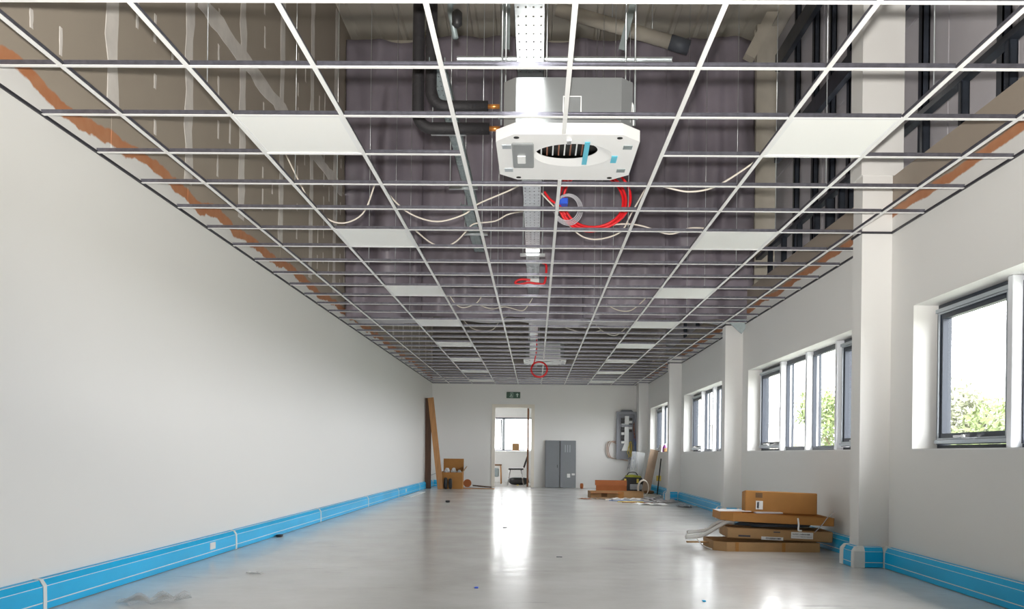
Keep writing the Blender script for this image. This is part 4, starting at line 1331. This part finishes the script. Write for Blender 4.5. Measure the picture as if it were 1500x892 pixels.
MB().prism([(-.30, 0), (.30, 0), (.32, .16), (.22, .33), (-.16, .34), (-.30, .22)], 1, -.13, .13).build('bag_body', K['black'], tb, world=False)
MB().prism([(-.18, .30), (.24, .29), (.20, .37), (.0, .40), (-.14, .38)], 1, -.115, .115).build('bag_top', K['lime'], tb, world=False)
MB().tube(spline([(-.12, 0, .38), (-.06, 0, .45), (.08, 0, .45), (.14, 0, .38)], 5), .012, 8).build('bag_handle', K['black'], tb, world=False)
MB().cbox(-.06, .24, -.15, -.131, .04, .17, .01).build('front_pocket', K['grey_wire'], tb, world=False)
MB().box(-.2, -.15, -.135, -.131, .2, .3).box(.1, .15, -.135, -.131, .2, .3).build('yellow_patch', K['yellow'], tb, world=False)
wc_ = thing('white_cable_coil', 'upright loop of white cable in front of the tool bag', 'cable coil', (2.30, 18.6, 0), radians(20))
for q in range(3):
    MB().tube([((.115 + .008 * q) * cos(a), .01 * q, .175 + (.16 + .008 * q) * sin(a)) for a in [2 * pi * k / 28 for k in range(28)]], 0.009, 6, closed=True).build('cable_turn', K['cable'], wc_, world=False)
MB().tube(spline([(0.0, .0, .012), (.3, -.1, .012), (.5, .2, .012), (.45, .5, .012), (.2, .6, .012)], 6), .009, 6).build('cable_tail', K['cable'], wc_, world=False)
leaning_board('cardboard_sheet', 'tall strip of brown cardboard leaning on the right wall by the far window', 2.53, 20.1, 2.76, 20.35, 1.0, .19, .012, K['card_pale'], cat='cardboard')
leaning_board('black_pole', 'thin black pole with yellow sleeve leaning beside the cardboard strip', 2.70, 19.4, 2.82, 19.7, .80, .025, .025, K['black'], cat='pole')
tag(MB().cbox(2.715, 2.815, 19.62, 19.68, .30, .42, .006).build('yellow_tag', K['yellow']), 'yellow sleeve round the thin black pole', 'sleeve')
leaning_board('clear_sheet', 'pale plastic sheet leaning on the right wall behind the cardboard strip', 2.42, 21.55, 2.56, 21.75, .95, .32, .008, K['film'], cat='sheet')
lump('box_of_screws', 'small brown box at the foot of the leaning cardboard', 'box', (2.60, 20.0, 0), .12, .08, .035, K['card_in'], 11, jit=.04)
# scraps
def scrap(label, cx, cy, w, d, seed, m, name='plastic_scrap', h=.03, cat='scrap', grp='scraps on the floor'):
    rnd2 = random.Random(seed)
    ph = [rnd2.uniform(0, 6) for _ in range(4)]
    rz = rnd2.uniform(-.5, .5)
    def fn(u, v):
        x, y = (u - .5) * w * (1 + .2 * sin(v * 7 + ph[2])), (v - .5) * d * (1 + .25 * sin(u * 9 + ph[3]))
        z = .003 + h * abs(sin(u * 8 + ph[0]) * sin(v * 6 + ph[1]))
        return (cx + x * cos(rz) - y * sin(rz), cy + x * sin(rz) + y * cos(rz), z)
    return tag(MB().grid(fn, 14, 8, thick=.002).build(name, m), label, cat, grp)
scrap('white plastic scrap in front of the long carton tray', 1.78, 17.15, .5, .22, 1, K['paper'])
scrap('pale film scrap right of the long carton tray', 2.38, 17.5, .36, .34, 2, K['curtain_back'])
scrap('wide crumpled grey film on the floor beneath the third pilaster', 2.45, 16.5, .45, .55, 3, K['curtain_back'], h=.05)
scrap('white scrap nearest the viewer in the far right heap', 2.05, 15.5, .5, .3, 4, K['paper'])
scrap('crumpled grey film close to the right skirting', 2.58, 15.0, .24, .42, 5, K['grey_wire'])
scrap('brown card scrap left of the long carton tray', 0.98, 17.2, .22, .18, 6, K['card3'], 'card_scrap', .01)
scrap('tan card scrap at the left front of the long carton tray', 1.30, 17.25, .26, .16, 7, K['card2'], 'card_scrap', .012)
for q in range(5):
    rnd2 = random.Random(40 + q)
    P = [(1.35 + .06 * q, 16.85 - .22 * q, .012)]
    for k in range(5):
        P.append((P[-1][0] + rnd2.uniform(.05, .22), 16.85 - .22 * q + rnd2.uniform(-.08, .08), .012))
    tag(MB().tube(spline(P, 5), .008, 5).build('loose_wire', K[['cable', 'blue_wire', 'grey_wire', 'yellow', 'brown_wire'][q]]),
        ['white', 'blue', 'grey', 'yellow', 'brown'][q] + ' offcut of loose wire strewn in front of the far right cartons', 'wire', 'wire offcuts in the far right heap')
# things on the far window sill
sb = thing('sill_bottle', 'purple and white bottle on the far window sill', 'bottle', (2.93, 19.9, WZ0 + .006))
MB().lathe([(.05, 0), (.055, .02), (.055, .10), (.03, .14), (.02, .16)], (0, 0, 0), 16).build('bottle_body', K['purple'], sb, world=False)
MB().lathe([(.024, .16), (.024, .19)], (0, 0, 0), 12).build('cap', K['paper'], sb, world=False)
tag(MB().cbox(2.87, 2.99, 20.05, 20.35, WZ0 + .006, WZ0 + .17, .006).build('paper_packet', K['paper']), 'white packet on the far window sill behind the purple bottle', 'packet')
lump('pink_cloth', 'small pinkish brown cloth on the far window sill nearest the viewer', 'cloth', (2.91, 19.6, WZ0 + .006), .05, .07, .045, K['card2'], 21)

# ------------------------------------------------------------------ cardboard stack by the near pilaster
G = 'cardboard pile beside the first pilaster'
def carton(name, label, c, w, d, h, rz, m, tilt=(0, 0), extras=()):
    t = thing(name, label, 'cardboard box', c, rz, G)
    T = Matrix.Rotation(tilt[0], 4, 'X') @ Matrix.Rotation(tilt[1], 4, 'Y')
    b = MB()
    b.cbox(-w, w, -d, d, 0, h, .008, T=T)
    b.build('carton_body', m, t, world=False)
    MB().box(-w + .01, w - .01, -.025, .025, h, h + .0015, T=T).build('packing_tape', K['card'], t, world=False)
    for nm, x0_, x1_, z0_, z1_, mm in extras:
        MB().box(x0_, x1_, -d - .0025, -d - .0005, z0_, z1_, T=T).build(nm, mm, t, world=False)
    return t
def open_tray(name, label, c, w, d, h, rz, m, tilt=(0, 0), extras=()):
    t = thing(name, label, 'cardboard box', c, rz, G)
    T = Matrix.Rotation(tilt[0], 4, 'X') @ Matrix.Rotation(tilt[1], 4, 'Y')
    t_ = .006
    cut = .10
    oc_ = [(-w, -d + cut), (-w + cut, -d), (w, -d), (w, d), (-w, d)]
    mb_ = MB()
    mb_.prism(oc_, 2, 0, t_, T=T)
    for (ax, ay), (bx_, by_) in zip(oc_, oc_[1:] + oc_[:1]):
        e = Vector((bx_ - ax, by_ - ay)).normalized()
        nrm = Vector((-e.y, e.x)) * t_
        vs = []
        for zz in (t_, h):
            vs += [(ax, ay, zz), (bx_, by_, zz), (bx_ + nrm.x, by_ + nrm.y, zz), (ax + nrm.x, ay + nrm.y, zz)]
        vs = [tuple(T @ Vector(v)) for v in vs]
        mb_.add(vs, [(0, 3, 2, 1), (4, 5, 6, 7), (0, 1, 5, 4), (1, 2, 6, 5), (2, 3, 7, 6), (3, 0, 4, 7)])
    mb_.build('tray_body', m, t, world=False)
    for nm, x0_, x1_, z0_, z1_, mm in extras:
        MB().box(x0_, x1_, -d - .003, -d - .0005, z0_, z1_, T=T).build(nm, mm, t, world=False)
    return t
open_tray('flattened_carton', 'lowest tan carton tray of the pile by the near pilaster', (2.15, 8.40, 0), .48, .28, .085, radians(1), K['card2'],
          extras=(('tape_seam', .13, .16, 0, .085, K['card']), ('tape_seam', -.30, -.27, 0, .085, K['card'])))
carton('flat_carton', 'long tan flat carton with white labels, second from the bottom of the pile', (2.29, 8.42, .102), .48, .25, .10, radians(-3), K['card2'], (0, radians(1.6)),
       extras=(('white_label', .10, .30, .025, .085, K['paper']), ('label_text', .115, .27, .060, .072, K['ink']), ('label_text', .115, .29, .04, .045, K['ink']), ('white_label', -.17, .03, .0, .03, K['paper']), ('label_text', -.13, .01, .008, .022, K['ink']),
               ('print_mark', -.06, .0, .07, .08, K['ink']), ('print_mark', -.38, -.27, .02, .035, K['ink'])))
lump('crumpled_film', 'dark crumpled wrapping between the flat cartons of the pile', 'wrapping', (2.29, 8.42, .212), .33, .17, .02, K['grey_dark'], 31, jit=.2)
scrap_o = open_tray('upper_tray', 'open brown carton tray near the top of the pile', (2.255, 8.40, .262), .51, .27, .075, radians(-2), K['card'], (0, radians(2.2)))
tag(MB().box(1.72, 2.02, 8.2, 8.5, .364, .367).build('paper_sheet', K['paper']), 'white sheet lying on the left end of the upper carton tray', 'paper')
tag(MB().box(2.05, 2.30, 8.16, 8.24, .350, .362).build('paper_sheet', K['curtain_back']), 'grey folded paper in front of the top box', 'paper')
carton('top_box', 'brown box standing on edge on top of the cardboard pile', (2.31, 8.33, .338), .335, .075, .205, radians(-1), K['card'], (radians(-6), radians(1.8)),
       extras=(('white_label', -.235, -.17, .03, .11, K['paper']), ('label_text', -.225, -.205, .04, .10, K['ink']), ('print_mark', -.24, -.175, .14, .185, K['card_in'])))
# foam strips on the left
for q, (P, r_, lb) in enumerate((
        ([(1.47, 8.55, .09), (1.62, 8.50, .11), (1.76, 8.44, .20), (1.84, 8.42, .248), (1.91, 8.42, .25)], .020, 'bent white foam tube sticking out left of the cardboard pile'),
        ([(1.50, 8.62, .13), (1.68, 8.62, .15), (1.78, 8.62, .22), (1.85, 8.60, .248), (1.90, 8.6, .25)], .018, 'second white foam tube behind the bent one at the pile'))):
    t = thing('foam_tube', lb, 'foam tube', P[0], 0, 'foam tubes in the cardboard pile')
    MB().tube(spline(P, 5), r_, 10).build('tube_body', K['frame_white'], t)
    d_ = (Vector(P[0]) - Vector(P[1])).normalized()
    MB().tube([Vector(P[0]), Vector(P[0]) + d_ * .003], r_ * .65, 10).build('dark_end', K['wood_dark'], t)
tag(MB().cbox(1.46, 1.72, 8.42, 8.455, .045, .06, .003).build('pink_strip', K['card2']), 'thin pinkish strip under the foam tubes left of the pile', 'strip')
tag(MB().tube(spline([(1.56, 8.45, .085), (1.60, 8.35, .03), (1.66, 8.22, .008)], 5), .006, 6).build('white_tie', K['paper']), 'thin white tie trailing onto the floor left of the pile', 'tie')
tag(MB().tube(spline([(2.425, 8.115, .315), (2.43, 8.105, .25), (2.43, 8.11, .205), (2.46, 8.11, .20)], 4), .008, 6).build('white_strap', K['paper']), 'short white strap hanging down the front of the upper carton tray', 'strap')
tag(MB().tube(spline([(2.58, 8.12, .185), (2.64, 8.11, .25), (2.70, 8.11, .33), (2.76, 8.12, .38)], 4), .004, 6).build('string', K['curtain_back']), 'thin string slanting up at the right end of the pile', 'string')

# ------------------------------------------------------------------ room beyond: chair and oddments
ch = thing('office_chair', 'black visitor chair with chrome legs standing beyond the doorway', 'chair', (-0.53, 24.0, 0), 0)
def padded(u, v, w, d, z, cx=0, cy=0):
    pass
MB().cbox(-.20, .22, -.22, .22, .43, .475, .02).build('seat', K['black'], ch, world=False)
T = Matrix.Translation((.22, 0, .49)) @ Matrix.Rotation(radians(18), 4, 'Y')
MB().cbox(-.022, .022, -.20, .20, 0, .34, .018, T=T).build('backrest', K['black'], ch, world=False)
for sx, sy in ((-1, -1), (-1, 1), (1, -1), (1, 1)):
    MB().tube([(sx * .15, sy * .2, .43), (sx * .22, sy * .21, 0.004)], .012, 8).build('leg', K['chrome'], ch, world=False)
for sy in (-1, 1):
    MB().tube([(.17, sy * .16, .44), (.235, sy * .16, .50), (.29, sy * .16, .70)], .011, 8).build('back_support', K['chrome'], ch, world=False)
lump('dark_case', 'low dark case on the floor under the black chair', 'case', (-.45, 24.5, 0), .28, .14, .11, K['black'], 8, jit=.05)
tag(MB().cbox(-.50, -.44, 23.85, 23.9, 0, .03, .008).build('yellow_block', K['yellow']), 'tiny yellow block on the floor in front of the chair', 'block')
tag(MB().cbox(-.70, -.49, RY + .0, RY + .075, .957, 1.18, .004).build('sill_carton', K['card2']), 'small brown carton on the window sill beyond the doorway', 'cardboard box')
st = thing('work_stool', 'small brown workshop stool at the left beyond the doorway', 'stool', (-1.12, 25.2, 0))
MB().cbox(-.16, .16, -.14, .14, .52, .56, .01).build('stool_top', K['card_in'], st, world=False)
for sx in (-1, 1):
    for sy in (-1, 1):
        MB().tube([(sx * .13, sy * .11, .52), (sx * .15, sy * .13, .003)], .018, 6).build('leg', K['wood'], st, world=False)
MB().cbox(-.13, .08, -.12, .12, .20, .45, .02).build('tool_box', K['galv_dull'], st, world=False)

# ------------------------------------------------------------------ bits on the floor
scrap('thin white curved offcut on the floor left of centre', -1.99, 6.22, .11, .03, 51, K['paper'], 'plastic_offcut', .008)
scrap('crumpled clear film at the bottom left near the skirting', -2.18, 5.0, .34, .22, 52, K['film'], 'clear_film', .05)
lump('black_debris', 'black lump of debris in the middle of the far floor', 'debris', (-1.53, 15.4, 0), .04, .035, .02, K['black'], 60)
tag(MB().cbox(-.385, -.36, 5.69, 5.73, 0, .006, .002).build('blue_chip', K['bluetape']), 'tiny blue chip on the floor at the bottom centre', 'chip')
tag(MB().cbox(1.02, 1.04, 5.30, 5.33, 0, .006, .002).build('blue_chip', K['blue']), 'tiny light blue chip on the floor towards the right', 'chip')
tag(MB().cbox(-.37, -.32, 10.33, 10.35, 0, .008, .002).build('dark_chip', K['black']), 'small dark chip lying in the bright floor reflection', 'chip')
tag(MB().cbox(.19, .24, 7.46, 7.48, 0, .006, .002).build('dark_chip', K['grey_dark']), 'small dark chip on the floor right of the reflection', 'chip')
tag(MB().cbox(-2.56, -2.40, 17.0, 19.2, 0, .012, .003).build('white_strip', K['upvc']), 'long white plastic strip lying beside the left skirting', 'strip')
lump('dark_grommet', 'dark grommet under the left skirting at mid distance', 'grommet', (-2.60, 8.9, 0), .03, .05, .012, K['black'], 61)
